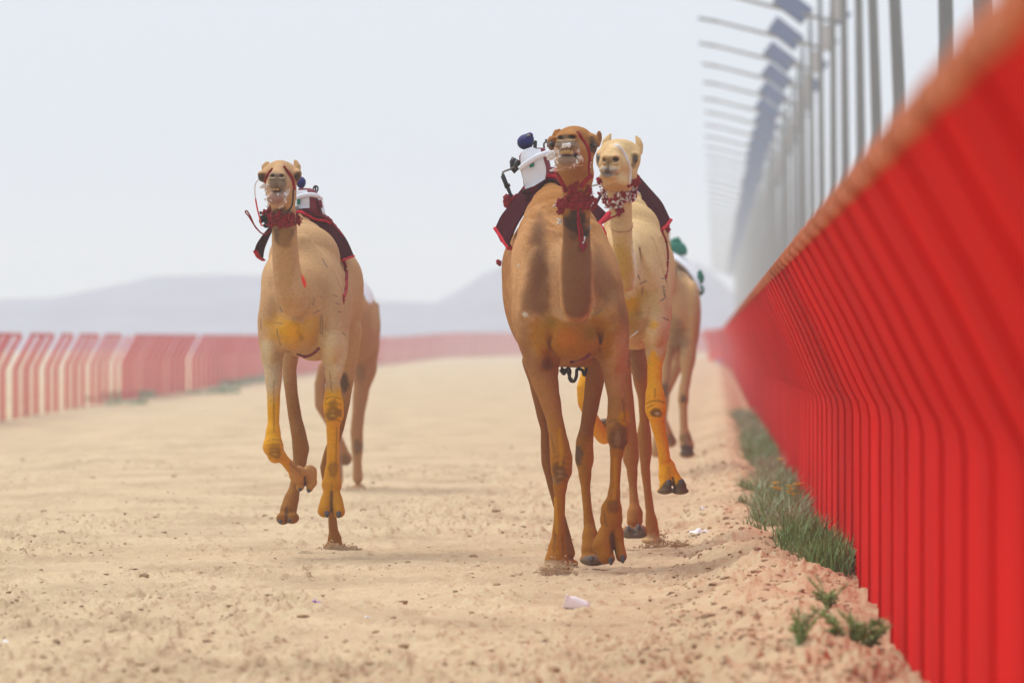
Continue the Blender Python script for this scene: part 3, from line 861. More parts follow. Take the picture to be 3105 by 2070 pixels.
# ================================================================== left camel
TAN = (0.50, 0.325, 0.195); TAN_D = (0.33, 0.19, 0.10); DARKFUR = (0.085, 0.055, 0.038); GREYF = (0.17, 0.135, 0.105)
YEL = (0.58, 0.31, 0.07); YEL2 = (0.74, 0.37, 0.035); ORG = (0.46, 0.22, 0.06); BRN = (0.36, 0.175, 0.07)
CREAM = (0.62, 0.46, 0.29)
def camel_left():
    B = Body(53.4); B.k = .05
    # torso
    B.f = B6
    B.ell(475, 780, .25, 325, 430, .45); B.ell(560, 800, .85, 300, 440, .55, k=.12); B.ell(700, 690, 1.45, 245, 335, .45, k=.12)
    B.chain([(450, 110, .80, 50), (450, 200, .72, 105), (455, 320, .6, 200), (478, 440, .5, 285), (470, 600, .42, 318)], k=.06, sy=1.1)
    B.chain([(520, 200, .95, 100), (640, 420, 1.15, 150), (700, 560, 1.4, 190)], k=.10, sy=1.3)
    B.ell(400, 1000, .02, 195, 175, .22, k=.06)
    B.ell(222, 930, .10, 108, 300, .22, k=.05); B.ell(690, 930, .10, 122, 330, .24, k=.05)
    B.ell(235, 640, .30, 90, 200, .3, k=.05)
    B.chain([(455, 330, .15, 100), (560, 560, .10, 105), (625, 780, .02, 95)], k=.08)          # shoulder ridge
    B.chain([(800, 800, 1.50, 110), (850, 1000, 1.5, 75)], k=.08, sy=1.5)
    # neck
    B.f = R1
    B.chain([(430, 470, -.50, 118), (442, 620, -.46, 114), (447, 780, -.42, 120), (450, 920, -.38, 124), (462, 1100, -.37, 130), (482, 1250, -.36, 140), (515, 1380, -.35, 152), (545, 1470, -.30, 135)], k=.018, sy=1.15)
    B.chain([(610, 1180, -.05, 40), (640, 1330, -.1, 55), (650, 1460, -.14, 60)], k=.025)
    B.groove(B6, [(560, 560, -.28, 12), (600, 680, -.28, 14), (585, 760, -.30, 14), (545, 820, -.32, 12)], k=.03)
    B.ell(300, 905, -.24, 44, 50, .05, k=.05, sub=True, f=B6); B.ell(560, 890, -.26, 44, 60, .05, k=.05, sub=True, f=B6)
    B.ell(225, 1080, -.02, 66, 170, .13, k=.03, f=B6); B.ell(700, 1060, -.04, 84, 190, .14, k=.03, f=B6); B.ell(400, 1010, -.12, 150, 120, .115, k=.06, f=B6)
    B.ell(660, 640, .12, 60, 150, .14, k=.04, f=B6, tilt=12); B.groove(B6, [(705, 440, .1, 8), (740, 600, .06, 10), (775, 760, .05, 10), (815, 900, .02, 10)], k=.03)
    B.groove(B6, [(440, 960, -.30, 14), (455, 1040, -.26, 16), (470, 1080, -.2, 12)], k=.04)
    B.groove(B6, [(280, 800, -.22, 12), (320, 860, -.28, 12), (385, 900, -.30, 10)], k=.03)
    # head
    B.f = H1
    B.ell(712, 430, -.52, 430, 255, .15, k=.03); B.ell(700, 300, -.50, 230, 130, .13, k=.04)
    B.ell(262, 505, -.60, 90, 130, .085, k=.03); B.ell(1125, 470, -.60, 85, 135, .085, k=.03)
    B.ell(1130, 425, -.64, 75, 55, .05, k=.015); B.ell(255, 445, -.64, 75, 50, .05, k=.015)
    B.chain([(700, 330, -.55, 165), (670, 390, -.72, 150), (640, 470, -.92, 135)], k=.03)
    B.ell(675, 330, -.68, 115, 90, .14, k=.02)
    B.ell(640, 490, -.93, 205, 95, .08, k=.02)
    B.ell(715, 780, -.55, 375, 470, .17, k=.04); B.ell(660, 700, -.78, 300, 270, .16, k=.04)
    B.ell(530, 680, -.97, 118, 125, .065, k=.010); B.ell(728, 690, -.97, 125, 125, .065, k=.010)
    B.ell(640, 590, -.95, 190, 60, .06, k=.015)
    B.ell(630, 1030, -.90, 250, 185, .12, k=.02); B.ell(640, 1180, -.80, 170, 90, .1, k=.03)
    B.ell(610, 860, -1.02, 150, 30, .07, k=.01, sub=True)
    B.ell(515, 492, -1.03, 56, 36, .07, k=.012, sub=True, tilt=-25); B.ell(742, 492, -1.03, 58, 38, .07, k=.012, sub=True, tilt=25)
    B.ell(512, 560, -1.0, 95, 22, .035, k=.01); B.ell(755, 560, -1.0, 95, 22, .035, k=.01)
    B.chain([(345, 400, -.47, 80), (345, 290, -.45, 92), (385, 210, -.43, 66), (425, 165, -.42, 30)], k=.015, sy=.75)
    B.chain([(1110, 430, -.47, 78), (1115, 290, -.45, 85), (1075, 180, -.43, 62), (1040, 115, -.42, 28)], k=.015, sy=.75)
    # legs
    B.f = R2
    B.chain([(566, 140, .12, 92), (572, 240, .11, 92), (577, 330, .1, 80), (574, 430, .06, 58), (568, 510, .04, 42), (567, 570, .0, 50), (570, 640, -.03, 62), (574, 700, -.03, 58), (568, 770, .0, 40), (568, 880, .02, 36), (567, 980, .03, 38), (562, 1060, .03, 48), (560, 1115, .02, 60), (557, 1170, .0, 46)], k=.03, sy=1.15)
    B.chain([(545, 1150, .0, 30), (530, 1210, -.03, 38), (516, 1270, -.08, 40)], k=.012, sy=1.3); B.chain([(578, 1150, .0, 30), (588, 1210, -.03, 38), (602, 1275, -.08, 38)], k=.012, sy=1.3)
    B.chain([(212, 140, .10, 84), (206, 240, .08, 76), (205, 340, .06, 67), (213, 460, .03, 52), (215, 600, .0, 39), (214, 740, -.04, 35), (212, 820, -.08, 46), (212, 890, -.11, 62), (226, 940, -.10, 48)], k=.03, sy=1.15)
    B.chain([(235, 925, -.08, 42), (285, 975, .02, 30), (330, 1025, .12, 34), (362, 1060, .2, 48)], k=.02, sy=1.1)
    B.chain([(355, 1050, .2, 48), (400, 1065, .26, 42), (430, 1040, .30, 42)], k=.02); B.chain([(385, 1090, .26, 28), (372, 1130, .22, 24)], k=.01)
    B.chain([(430, 1040, .28, 42), (440, 1100, .26, 34), (428, 1140, .22, 20)], k=.01)
    B.chain([(306, 330, 1.30, 58), (309, 450, 1.3, 42), (322, 580, 1.28, 38), (343, 720, 1.24, 40), (365, 820, 1.2, 45), (377, 900, 1.2, 50), (372, 970, 1.2, 42), (356, 1060, 1.16, 33), (340, 1140, 1.1, 34), (318, 1210, 1.05, 46), (302, 1270, 1.0, 50)], k=.03, sy=1.25)
    B.ell(270, 1315, .96, 40, 38, .07, k=.012); B.ell(325, 1312, .96, 42, 36, .07, k=.012)
    B.chain([(665, 200, 1.45, 75), (665, 330, 1.45, 60), (655, 450, 1.48, 42), (635, 620, 1.5, 36), (600, 780, 1.55, 34), (548, 930, 1.6, 36), (525, 1010, 1.62, 34), (535, 1120, 1.66, 27), (560, 1270, 1.72, 24), (570, 1380, 1.76, 28), (578, 1440, 1.78, 42)], k=.03, sy=1.25)
    B.ell(578, 1478, 1.78, 62, 22, .10, k=.02)
    B.polys()
    # coat
    B.base(TAN)
    B.paint(B6, 440, 700, 200, 420, (0.56, 0.36, 0.21), .5, (-.5, .6))
    B.paint(R2, 210, 430, 90, 230, CREAM, .7); B.paint(R2, 570, 350, 110, 200, CREAM, .75, (-.5, .6))
    B.poly(B6, [(170, 930), (240, 880), (330, 880), (400, 930), (470, 900), (590, 870), (605, 960), (600, 1040), (560, 1100), (470, 1120), (390, 1150), (320, 1150), (260, 1090), (190, 1050)], YEL, .62, 40, (-.6, .6), 26)
    B.paint(B6, 370, 1000, 100, 90, YEL2, .8, (-.6, .6), soft=.8); B.poly(B6, [(430, 960), (470, 1040), (480, 1090), (450, 1080), (420, 1010)], (0.25, 0.14, 0.04), .5, 14, (-.6, .6), 6)
    B.poly(B6, [(560, 560), (700, 640), (690, 720), (640, 800), (600, 740)], TAN_D, .35, 40, (-.6, .8)); B.poly(B6, [(140, 700), (240, 700), (250, 800), (200, 900), (130, 900)], TAN_D, .35, 40, (-.6, .8))
    B.poly(B6, [(590, 1030), (800, 1020), (815, 1100), (790, 1250), (760, 1350), (660, 1350), (610, 1160)], (0.66, 0.53, 0.36), .65, 26, (-.6, .6)); B.poly(B6, [(130, 1080), (310, 1130), (320, 1250), (300, 1420), (180, 1500), (150, 1300)], (0.60, 0.50, 0.35), .65, 26, (-.6, .6))
    B.poly(B6, [(210, 1150), (300, 1180), (290, 1400), (230, 1450)], (0.34, 0.28, 0.19), .4, 24, (-.6, .6))
    B.poly(B6, [(225, 180), (400, 180), (385, 260), (370, 320), (320, 350), (270, 320), (240, 240)], DARKFUR, .9, 18, (-.75, -.1), 14)
    B.poly(H1, [(420, 700), (850, 700), (940, 860), (900, 1010), (820, 1130), (700, 1240), (600, 1230), (440, 1090), (380, 960), (390, 800)], (0.50, 0.40, 0.36), .55, 10, (-1.3, -.75), 14)
    B.band(1160, 1250, YEL2, .75, (700, 880), (-.5, .9)); B.band(1155, 1210, YEL2, .85, (960, 1080), (-.5, .6))
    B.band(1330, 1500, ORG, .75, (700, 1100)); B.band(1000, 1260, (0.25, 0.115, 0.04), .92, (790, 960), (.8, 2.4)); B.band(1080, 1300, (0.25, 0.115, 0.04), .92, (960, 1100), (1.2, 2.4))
    B.paint(R2, 570, 695, 55, 55, (0.19, 0.10, 0.045), .75, (-.5, .5)); B.paint(R2, 225, 930, 40, 35, (0.22, 0.12, 0.05), .6, (-.5, .5))
    B.paint(R2, 635, 500, 34, 70, DARKFUR, .9, (1.0, 2.4)); B.paint(R2, 565, 1020, 35, 50, (0.20, 0.10, 0.05), .6, (-.5, .5))
    B.paint(R1, 440, 850, 90, 100, DARKFUR, .85, (-.7, -.1)); B.paint(R1, 420, 660, 130, 120, (0.06, .035, .025), .85, (-.75, -.1))
    B.paint(R1, 460, 1100, 100, 500, (0.42, 0.25, 0.12), .55, (-.8, 0))
    B.paint(H1, 640, 640, 260, 260, GREYF, .85, (-1.2, -.7)); B.paint(H1, 615, 1050, 230, 200, (0.30, 0.17, 0.14), .9, (-1.2, -.7))
    B.paint(H1, 250, 560, 90, 150, DARKFUR, .8, (-.8, -.4)); B.paint(H1, 1135, 520, 80, 120, DARKFUR, .8, (-.8, -.4))
    B.paint(H1, 600, 860, 150, 34, (0.10, 0.05, 0.04), .9, (-1.2, -.6)); B.paint(H1, 516, 490, 60, 40, (.03, .02, .018), .9, (-1.2, -.6)); B.paint(H1, 745, 490, 62, 42, (.03, .02, .018), .9, (-1.2, -.6))
    B.paint(H1, 512, 555, 95, 20, (.40, .33, .25), .7, (-1.2, -.8)); B.paint(H1, 755, 555, 95, 20, (.40, .33, .25), .7, (-1.2, -.8))
    B.poly(H1, [(180, 450), (300, 440), (330, 540), (290, 700), (240, 640), (160, 540)], DARKFUR, .85, 10, (-.9, -.35), 8); B.poly(H1, [(1040, 400), (1180, 380), (1200, 480), (1170, 600), (1090, 620), (1060, 500)], DARKFUR, .8, 10, (-.9, -.35), 8)
    K = (0.07, 0.055, 0.06)
    for pts in ([(243, 935), (298, 942)], [(258, 985), (270, 1050), (290, 1115)], [(608, 870), (605, 1020), (622, 1025), (624, 870)], [(555, 860), (600, 838)], [(725, 780), (755, 790)], [(742, 850), (768, 852)], [(705, 718), (740, 728)], [(775, 1015), (808, 1035)], [(285, 810), (300, 850)], [(340, 1165), (370, 1168)], [(560, 740), (545, 800)], [(610, 735), (620, 735)], [(130, 900), (135, 990)], [(620, 430), (660, 495)]):
        B.line(B6, pts, 5, K, .55, (-.6, .8))
    B.paint(B6, 472, 605, 14, 55, (0.75, 0.06, 0.03), .95, (-.6, .6), soft=.3, tilt=-12)
    B.knee(R2, 570, 668, 60, 80, (-.5, .5), (0.26, 0.13, 0.04), (0.5, .32, .12), .7); B.knee(R2, 222, 905, 58, 62, (-.5, .5), (0.28, 0.14, 0.04), (0.5, .32, .12), .6)
    for pts in ([(560, 1120), (557, 1240)], [(590, 780), (585, 1000)], [(355, 640), (385, 860)], [(330, 860), (345, 1000)], [(215, 500), (218, 800)], [(548, 440), (560, 560)], [(290, 1250), (300, 1300)], [(310, 990), (370, 1040)]): B.line(R2, pts, 6, (0.22, 0.12, 0.05), .5)  # leg tendons shaded in by painting darker lines
    B.line(R2, [(560, 1160), (558, 1230), (562, 1310)], 11, (0.12, 0.06, 0.03), .85, (-.5, .5)); B.line(R2, [(292, 1250), (290, 1300), (288, 1350)], 8, (0.10, 0.05, 0.03), .85, (.7, 1.6)); B.line(R2, [(400, 1070), (402, 1140)], 8, (0.08, 0.04, 0.02), .9)  # shade of the toe gaps painted as dark lines
    z0 = gz(B.W(578, 1480, 1.78, R2)[0], 55.18)
    root = empty("camel", Vector((B.W(480, 800, .8, B6)[0], 54.2, z0)))
    tag(root, "tan racing camel with yellow chest and knees galloping alone on the left", "camel")
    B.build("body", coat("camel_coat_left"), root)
    toes(B, R2, [(532, 1288, -.14, 22, 24), (602, 1290, -.14, 22, 24), (372, 1142, .20, 18, 14), (424, 1150, .20, 18, 14), (256, 1325, .91, 24, 24), (312, 1318, .91, 26, 24)], root)
    for ex, ey in ((262, 560), (1125, 545)):
        mb = MB(); mb.ball(B.hit(H1, ex, ey, -.012, -.6), .017, 10, 8); mb.build("eye", M_eye, root)
    mb = MB()
    for tx, w_, h_ in ((560, 38, 36), (640, 44, 38), (600, 26, 30)): mb.ball(B.W(tx, 812, -.99, H1), (B.r(w_, 0, H1), .012, B.r(h_, 0, H1)), 8, 6, .1)
    mb.build("teeth", M_teeth, root)
    foamy(B, H1, [(300, 740, 70), (400, 720, 45), (400, 860, 45), (400, 980, 40), (880, 900, 80), (860, 840, 45), (820, 1100, 50), (740, 1210, 40), (640, 930, 40), (340, 1060, 30), (440, 1180, 40), (480, 1080, 30), (680, 1250, 36)], root)
    B.strap("halter_strap", H1, [(530, 330), (440, 440), (370, 560), (350, 680)], 62, M_strap, root, rng_=(-1.1, -.3))
    B.strap("halter_strap", H1, [(770, 290), (880, 420), (970, 590), (1010, 760), (1010, 830)], 82, M_strap, root, rng_=(-1.1, -.3))
    B.strap("chin_strap", H1, [(1000, 830), (990, 1050), (970, 1200), (880, 1330)], 34, M_black, root, rng_=(-1.1, -.2))
    sp_ = [(290+random.random()*280, 600+random.random()*110) for _ in range(26)]+[(x, 720+12*math.sin(x*.03)-.10*(x-420)) for x in range(310, 600, 22)]+[(300, 560+i*12) for i in range(8)]+[(575, 650), (560, 700), (270, 610), (300, 640)]
    tassels("neck_tassels", B, R1, sp_, M_tass, root, .014, 5, o=-.45, rng_=(-1, .2))
    tassels("green_pompom", B, R1, [(265, 660), (280, 690), (285, 720), (250, 650)], M_dkgreen, root, .022, 6, o=-.42, rng_=(-1, .1))
    d = B.D-.45
    cord("lead_rope", [W3(R1, 310, 780, d), W3(R1, 270, 815, d), W3(R1, 220, 800, d), W3(R1, 160, 730, d), W3(R1, 110, 650, d), W3(R1, 75, 605, d), W3(R1, 92, 597, d), W3(R1, 125, 650, d), W3(R1, 165, 740, d), W3(R1, 215, 795, d)], .0045, M_strap, root)
    cord("blinker_tape", [W3(R1, 205, 290, d), W3(R1, 170, 340, d), W3(R1, 165, 420, d), W3(R1, 172, 480, d)], .0035, M_wstrap, root)
    cord("blinker_tape", [W3(R1, 172, 480, d), W3(R1, 190, 580, d), W3(R1, 212, 660, d), W3(R1, 225, 725, d), W3(R1, 245, 735, d)], .005, M_red_, root)
    # saddle cloth
    D = B.D
    fr = [(92, 372, .75), (120, 300, .75), (215, 180, .72), (330, 90, .74), (430, 66, .78), (480, 100, .72), (560, 215, .66), (650, 320, .66), (720, 375, .70), (772, 440, .72)]
    re = [(150, 440, 1.25), (170, 330, 1.25), (250, 170, 1.25), (360, 75, 1.25), (480, 20, 1.25), (600, 55, 1.2), (690, 140, 1.2), (780, 240, 1.15), (825, 320, 1.12), (862, 408, 1.1)]
    mid_ = [(118, 420, 1.0), (140, 310, 1.0), (225, 165, 1.0), (340, 70, 1.0), (455, 35, 1.0), (540, 60, .95), (650, 170, .9), (740, 290, .88), (785, 370, .88), (818, 424, .88)]
    rl = [[W3(B6, x, y, D+o) for x, y, o in q] for q in (fr, mid_, re)]
    cl, A = loft("saddle_cloth", rl, M_maroon, root, n=40)
    def edge(idx, col, wd, nm):
        mb = MB(); mb.tube([Vector(p) for p in A[:, idx]], wd*.6, 6, flat=.5); mb.build(nm, col, root)
    edge(-1, M_redtrim, .028, "cloth_trim"); edge(0, M_redtrim, .028, "cloth_trim")
    cord("saddle_piping", [W3(B6, x, y, D+o) for x, y, o in ((330, 95, .74), (430, 58, .74), (490, 78, .68), (560, 118, .78), (640, 130, .9), (680, 150, .95))], .009, M_redtrim, root)
    cord("saddle_piping", [W3(B6, x, y, D+o) for x, y, o in ((420, 30, .95), (500, 25, .9), (570, 60, .95), (640, 110, 1.0))], .018, M_maroon2, root)
    fringe("cloth_fringe", [W3(B6, x, y, D+1.1) for x, y in ((630, 98), (650, 112), (668, 118), (685, 135), (692, 152), (712, 172), (728, 200), (745, 216), (765, 238), (774, 252))], .017, M_tass, root)
    fringe("red_pompom", [W3(B6, 898, 490, D+1.5), W3(B6, 901, 494, D+1.5)], .008, M_tass, root)
    B.strap("girth", B6, [(778, 440), (800, 520), (803, 620), (792, 720), (775, 790)], 34, M_strap, root, rng_=(.1, 2))
    B.strap("girth", B6, [(425, 1182), (480, 1198), (540, 1178), (600, 1135)], 26, M_maroon2, root, o=.4, rng_=(-.2, 2))
    return B, root
BL, cl_root = camel_left()

# ---- robot jockeys
def robot(label, root_pt, parts):
    root = empty("robot_jockey", root_pt); tag(root, label, "robot jockey"); parts(root); return root
def ring_loft(name, rings, m, root, n=20):
    """rings: (center, rx, ry) stacked"""
    V = []; F = []
    for c, rx, ry in rings:
        for k in range(n):
            a_ = 2*math.pi*k/n; sgx = abs(math.cos(a_))**.75*math.copysign(1, math.cos(a_)); sgy = abs(math.sin(a_))**.75*math.copysign(1, math.sin(a_))
            V.append(Vector(c)+Vector((rx*sgx, ry*sgy, 0)))
    for i in range(len(rings)-1):
        for k in range(n): F.append((i*n+k, i*n+(k+1) % n, (i+1)*n+(k+1) % n, (i+1)*n+k))
    F.append(tuple(range(n-1, -1, -1))); q = (len(rings)-1)*n; F.append(tuple(q+k for k in range(n)))
    return mesh(name, V, F, m, root)
def rob_left(root):
    d = 53.4+.98; u = lambda x, y, o=0: W3(R1, x, y, d+o); k = d/FS/3.136
    ring_loft("body", [(u(705, 650), 118*k, .12), (u(695, 560), 115*k, .12), (u(680, 460), 105*k, .115), (u(660, 410), 90*k, .10), (u(640, 380), 60*k, .07)], M_maroon2, root)
    # white bib panels, slightly proud
    loft("white_panel", [[u(558, 575, -.125), u(560, 470, -.122), u(575, 400, -.11)], [u(685, 565, -.13), u(683, 470, -.128), u(660, 395, -.11)]], M_silk, root, n=10, thick=.006, wr=.003)
    loft("white_panel", [[u(760, 470, -.115), u(790, 560, -.12), u(810, 625, -.12)], [u(798, 480, -.06), u(815, 560, -.07), u(828, 630, -.07)]], M_silk, root, n=10, thick=.006, wr=.003)
    loft("green_patch", [[u(566, 535, -.138), u(566, 480, -.138)], [u(598, 532, -.14), u(598, 472, -.14)]], M_green, root, n=6, thick=.003, wr=0)
    mb = MB()
    for x in (782, 797): mb.tube([u(x-6, 490, -.13), u(x+8, 565, -.135)], .0055, 5)
    mb.build("maroon_stripe", M_maroon2, root)
    cord("arm_band", [u(555, 475, -.13), u(620, 450, -.14), (u(700, 440, -.14)), u(760, 455, -.12), u(795, 478, -.05)], 22*k, M_silk, root, flat=.6)
    mb = MB(); mb.ball(u(605, 325), (46*k, .07, 56*k), 14, 10, .02); o = mb.build("cap", M_blue, root)
    mb = MB(); mb.tube([u(600, 385), u(620, 375)], .05, 10); mb.build("cap_band", M_blue, root)
    cord("antenna", [u(722, 415), u(722, 380), u(735, 360), u(757, 362), u(766, 385), u(755, 415)], .005, M_black, root)
    cord("antenna", [u(742, 420), u(742, 350)], .006, M_black, root)
    mb = MB(); mb.box(u(568, 590, -.14), (.008, .01, .028)); mb.build("buckle", M_metal, root)
robot("small robot jockey in maroon and white silk peeping out behind left camel's head", W3(R1, 700, 640, 54.38), rob_left)

# ================================================================== brown camel in front
def camel_front():
    B = Body(50.0); B.k = .05
    BR = (0.35, 0.17, 0.075); BR_L = (0.58, 0.345, 0.195); BR_D = (0.165, 0.082, 0.046)
    B.f = B5
    B.ell(535, 430, .28, 350, 400, .42); B.ell(520, 540, .85, 330, 385, .55, k=.12); B.ell(365, 330, 1.40, 268, 400, .5, k=.12); B.ell(410, 560, 1.4, 250, 350, .4, k=.12)
    B.chain([(425, -290, .92, 55), (430, -230, .85, 95), (445, -150, .75, 160), (470, -50, .65, 234), (482, 60, .57, 288), (490, 200, .45, 325)], k=.06, sy=1.1)
    B.chain([(425, -200, 1.0, 90), (350, 60, 1.2, 150), (330, 200, 1.35, 190)], k=.1, sy=1.3)
    B.chain([(700, 20, .35, 80), (760, 200, .25, 100), (810, 400, .15, 100), (830, 600, .08, 110)], k=.09)
    B.ell(590, 690, -.02, 300, 190, .22, k=.06)
    B.ell(300, 560, .10, 125, 330, .24, k=.06); B.ell(845, 700, .06, 105, 260, .22, k=.06)
    B.ell(300, 230, .25, 130, 300, .28, k=.08)
    B.chain([(430, 40, .16, 50), (400, 250, -.02, 60), (390, 450, -.06, 60)], k=.05)
    # neck
    B.f = N7
    B.chain([(790, -40, -.55, 225), (775, 150, -.5, 225), (775, 400, -.45, 230), (770, 650, -.44, 215), (775, 900, -.43, 222), (770, 1150, -.43, 250), (768, 1400, -.43, 268)], k=.018, sy=1.1)
    B.f = B5; B.chain([(600, 330, -.43, 114), (601, 420, -.42, 115), (602, 490, -.40, 112), (606, 540, -.36, 92)], k=.018, sy=1.1)
    B.groove(B5, [(470, 120, -.20, 12), (455, 330, -.22, 16), (450, 520, -.24, 14)], k=.05)
    B.groove(B5, [(765, 330, -.18, 10), (800, 480, -.2, 14), (850, 620, -.16, 14)], k=.05)
    B.groove(B5, [(235, 560, -.17, 10), (250, 720, -.16, 14), (330, 850, -.14, 14)], k=.05)
    B.groove(B5, [(590, 690, -.29, 14), (590, 800, -.24, 18), (575, 900, -.1, 16)], k=.06)
    B.ell(438, 600, -.24, 44, 60, .05, k=.05, sub=True, f=B5); B.ell(752, 590, -.24, 40, 70, .05, k=.05, sub=True, f=B5)
    B.ell(352, 800, -.02, 70, 150, .13, k=.03, f=B5); B.ell(862, 800, -.02, 62, 150, .13, k=.03, f=B5); B.ell(565, 740, -.12, 180, 115, .125, k=.05, f=B5)
    B.ell(300, 330, -.02, 60, 220, .14, k=.04, f=B5, tilt=-6); B.ell(200, 480, .12, 40, 220, .12, k=.03, f=B5)
    pass
    B.groove(B5, [(372, 930, -.10, 8), (400, 1060, -.08, 9), (415, 1180, -.06, 8)], k=.02); B.groove(B5, [(880, 900, -.08, 8), (905, 1020, -.06, 9), (920, 1120, -.05, 8)], k=.02)
    B.groove(B5, [(400, 640, -.22, 12), (445, 780, -.14, 20), (475, 900, -.04, 22)], k=.06)
    B.groove(B5, [(775, 600, -.22, 12), (745, 740, -.14, 20), (725, 850, -.04, 22)], k=.06)
    B.groove(B5, [(145, 100, .12, 8), (160, 350, .1, 10), (185, 560, .1, 10)], k=.03)
    # head
    B.f = HA
    B.ell(790, 420, -.55, 470, 270, .16, k=.03); B.ell(800, 290, -.54, 260, 145, .13, k=.05)
    B.ell(250, 530, -.62, 92, 150, .09, k=.03); B.ell(1235, 520, -.62, 115, 200, .09, k=.03)
    B.ell(265, 400, -.64, 85, 70, .06, k=.02); B.ell(1200, 380, -.62, 110, 70, .06, k=.03)
    B.chain([(780, 400, -.58, 240), (720, 400, -.75, 220), (650, 400, -.95, 150)], k=.03)
    B.ell(740, 320, -.92, 140, 85, .10, k=.03); B.ell(470, 350, -.94, 85, 80, .08, k=.03)
    B.ell(750, 430, -1.02, 130, 24, .03, k=.012); B.ell(440, 440, -1.02, 90, 22, .03, k=.012)
    B.ell(610, 560, -1.0, 280, 130, .085, k=.02); B.ell(700, 640, -.93, 200, 130, .09, k=.02)
    B.ell(830, 880, -.6, 420, 470, .18, k=.05); B.ell(700, 700, -.8, 400, 290, .16, k=.05)
    B.ell(615, 930, -.95, 300, 180, .12, k=.02); B.ell(1000, 900, -.72, 120, 200, .12, k=.03)
    B.ell(640, 790, -1.07, 190, 26, .075, k=.01, sub=True); B.ell(835, 800, -1.0, 50, 45, .07, k=.01, sub=True)
    B.ell(465, 365, -1.05, 55, 48, .08, k=.012, sub=True, tilt=15); B.ell(745, 352, -1.05, 92, 42, .09, k=.012, sub=True, tilt=-8)
    B.ell(790, 1230, -.52, 440, 300, .16, k=.05)
    B.chain([(330, 340, -.48, 75), (370, 250, -.46, 78), (440, 215, -.45, 60)], k=.015, sy=.8)
    B.chain([(1330, 520, -.48, 95), (1375, 400, -.46, 85), (1385, 300, -.45, 72), (1382, 240, -.44, 45)], k=.02, sy=.75)
    # legs
    B.link((B5, 378, 740, .12, 140), (B5, 368, 870, .1, 124), (B5, 376, 950, .07, 104), (R5, 252, 0, .05, 102), (R5, 292, 150, .02, 80), (R5, 328, 300, 0, 64), (R5, 350, 410, -.01, 66), (R5, 364, 500, -.03, 76), (R5, 378, 600, -.05, 86), (R5, 380, 690, -.05, 80), (R5, 370, 780, -.03, 57), (R5, 366, 880, 0, 44), (R5, 363, 1050, 0, 42), (R5, 356, 1180, 0, 50), (R5, 348, 1280, 0, 72), (R5, 342, 1370, -.02, 90), k=.03, sy=1.15)
    B.f = R5
    B.ell(332, 1425, -.06, 112, 42, .14, k=.02)
    B.link((B5, 832, 700, .12, 122), (B5, 842, 810, .1, 112), (B5, 857, 905, .08, 90), (R5, 778, 0, .05, 77), (R5, 795, 130, .03, 68), (R5, 806, 250, 0, 80), (R5, 806, 340, -.03, 92), (R5, 806, 440, -.04, 84), (R5, 798, 530, -.02, 55), (R5, 790, 620, 0, 43), (R5, 783, 780, 0, 40), (R5, 775, 880, 0, 50), (R5, 757, 980, 0, 80), (R5, 755, 1060, 0, 86), (R5, 750, 1130, 0, 70), k=.03, sy=1.15)
    B.chain([(715, 1160, -.02, 62), (692, 1260, -.06, 82), (715, 1330, -.1, 62), (745, 1350, -.12, 40)], k=.012, sy=1.3)
    B.chain([(798, 1140, 0, 48), (812, 1250, -.02, 42), (832, 1335, -.08, 42)], k=.01, sy=1.3)
    B.link((B5, 735, 780, 1.15, 95), (B5, 728, 900, 1.12, 78), (R5, 632, 0, 1.1, 72), (R5, 605, 180, 1.1, 62), (R5, 572, 360, 1.12, 53), (R5, 553, 480, 1.15, 66), (R5, 553, 600, 1.15, 71), (R5, 556, 700, 1.12, 50), (R5, 562, 830, 1.08, 35), (R5, 576, 980, 1.0, 34), (R5, 590, 1100, .98, 44), (R5, 598, 1190, .92, 64), (R5, 610, 1290, .88, 82), k=.03, sy=1.25)
    B.ell(620, 1358, .84, 104, 48, .13, k=.02)
    B.link((B5, 300, 880, 1.2, 70), (R5, 195, 40, 1.25, 56), (R5, 236, 240, 1.3, 50), (R5, 262, 380, 1.35, 40), (R5, 268, 520, 1.4, 45), (R5, 275, 620, 1.4, 48), (R5, 300, 760, 1.4, 36), (R5, 340, 920, 1.4, 32), (R5, 385, 1070, 1.4, 34), (R5, 415, 1200, 1.4, 40), (R5, 437, 1310, 1.38, 46), k=.03, sy=1.25)
    B.ell(445, 1385, 1.38, 62, 30, .12, k=.02)
    B.f = B5; B.ell(620, 885, .85, 100, 42, .12, k=.02)
    B.polys()
    B.base(BR)
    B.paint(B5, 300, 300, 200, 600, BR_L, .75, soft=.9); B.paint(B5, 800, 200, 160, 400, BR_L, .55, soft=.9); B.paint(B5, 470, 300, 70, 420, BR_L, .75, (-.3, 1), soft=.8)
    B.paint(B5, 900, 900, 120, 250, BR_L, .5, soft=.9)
    B.poly(B5, [(150, 60), (240, 40), (255, 250), (225, 430), (225, 560), (180, 600), (150, 400)], BR_L, .7, 30)  # lit edge of the outer shoulder painted lighter
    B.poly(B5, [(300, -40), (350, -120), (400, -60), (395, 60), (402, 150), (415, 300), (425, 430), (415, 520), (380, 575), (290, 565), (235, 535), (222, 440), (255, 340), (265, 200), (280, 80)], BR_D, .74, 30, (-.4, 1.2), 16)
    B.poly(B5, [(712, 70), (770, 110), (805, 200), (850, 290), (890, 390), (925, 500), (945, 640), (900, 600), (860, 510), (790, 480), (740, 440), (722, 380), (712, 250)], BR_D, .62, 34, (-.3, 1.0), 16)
    B.poly(B5, [(215, 560), (280, 640), (300, 760), (330, 840), (420, 880), (430, 950), (300, 1000), (240, 920), (205, 780)], (0.24, 0.12, 0.06), .6, 40, (-.4, .8))
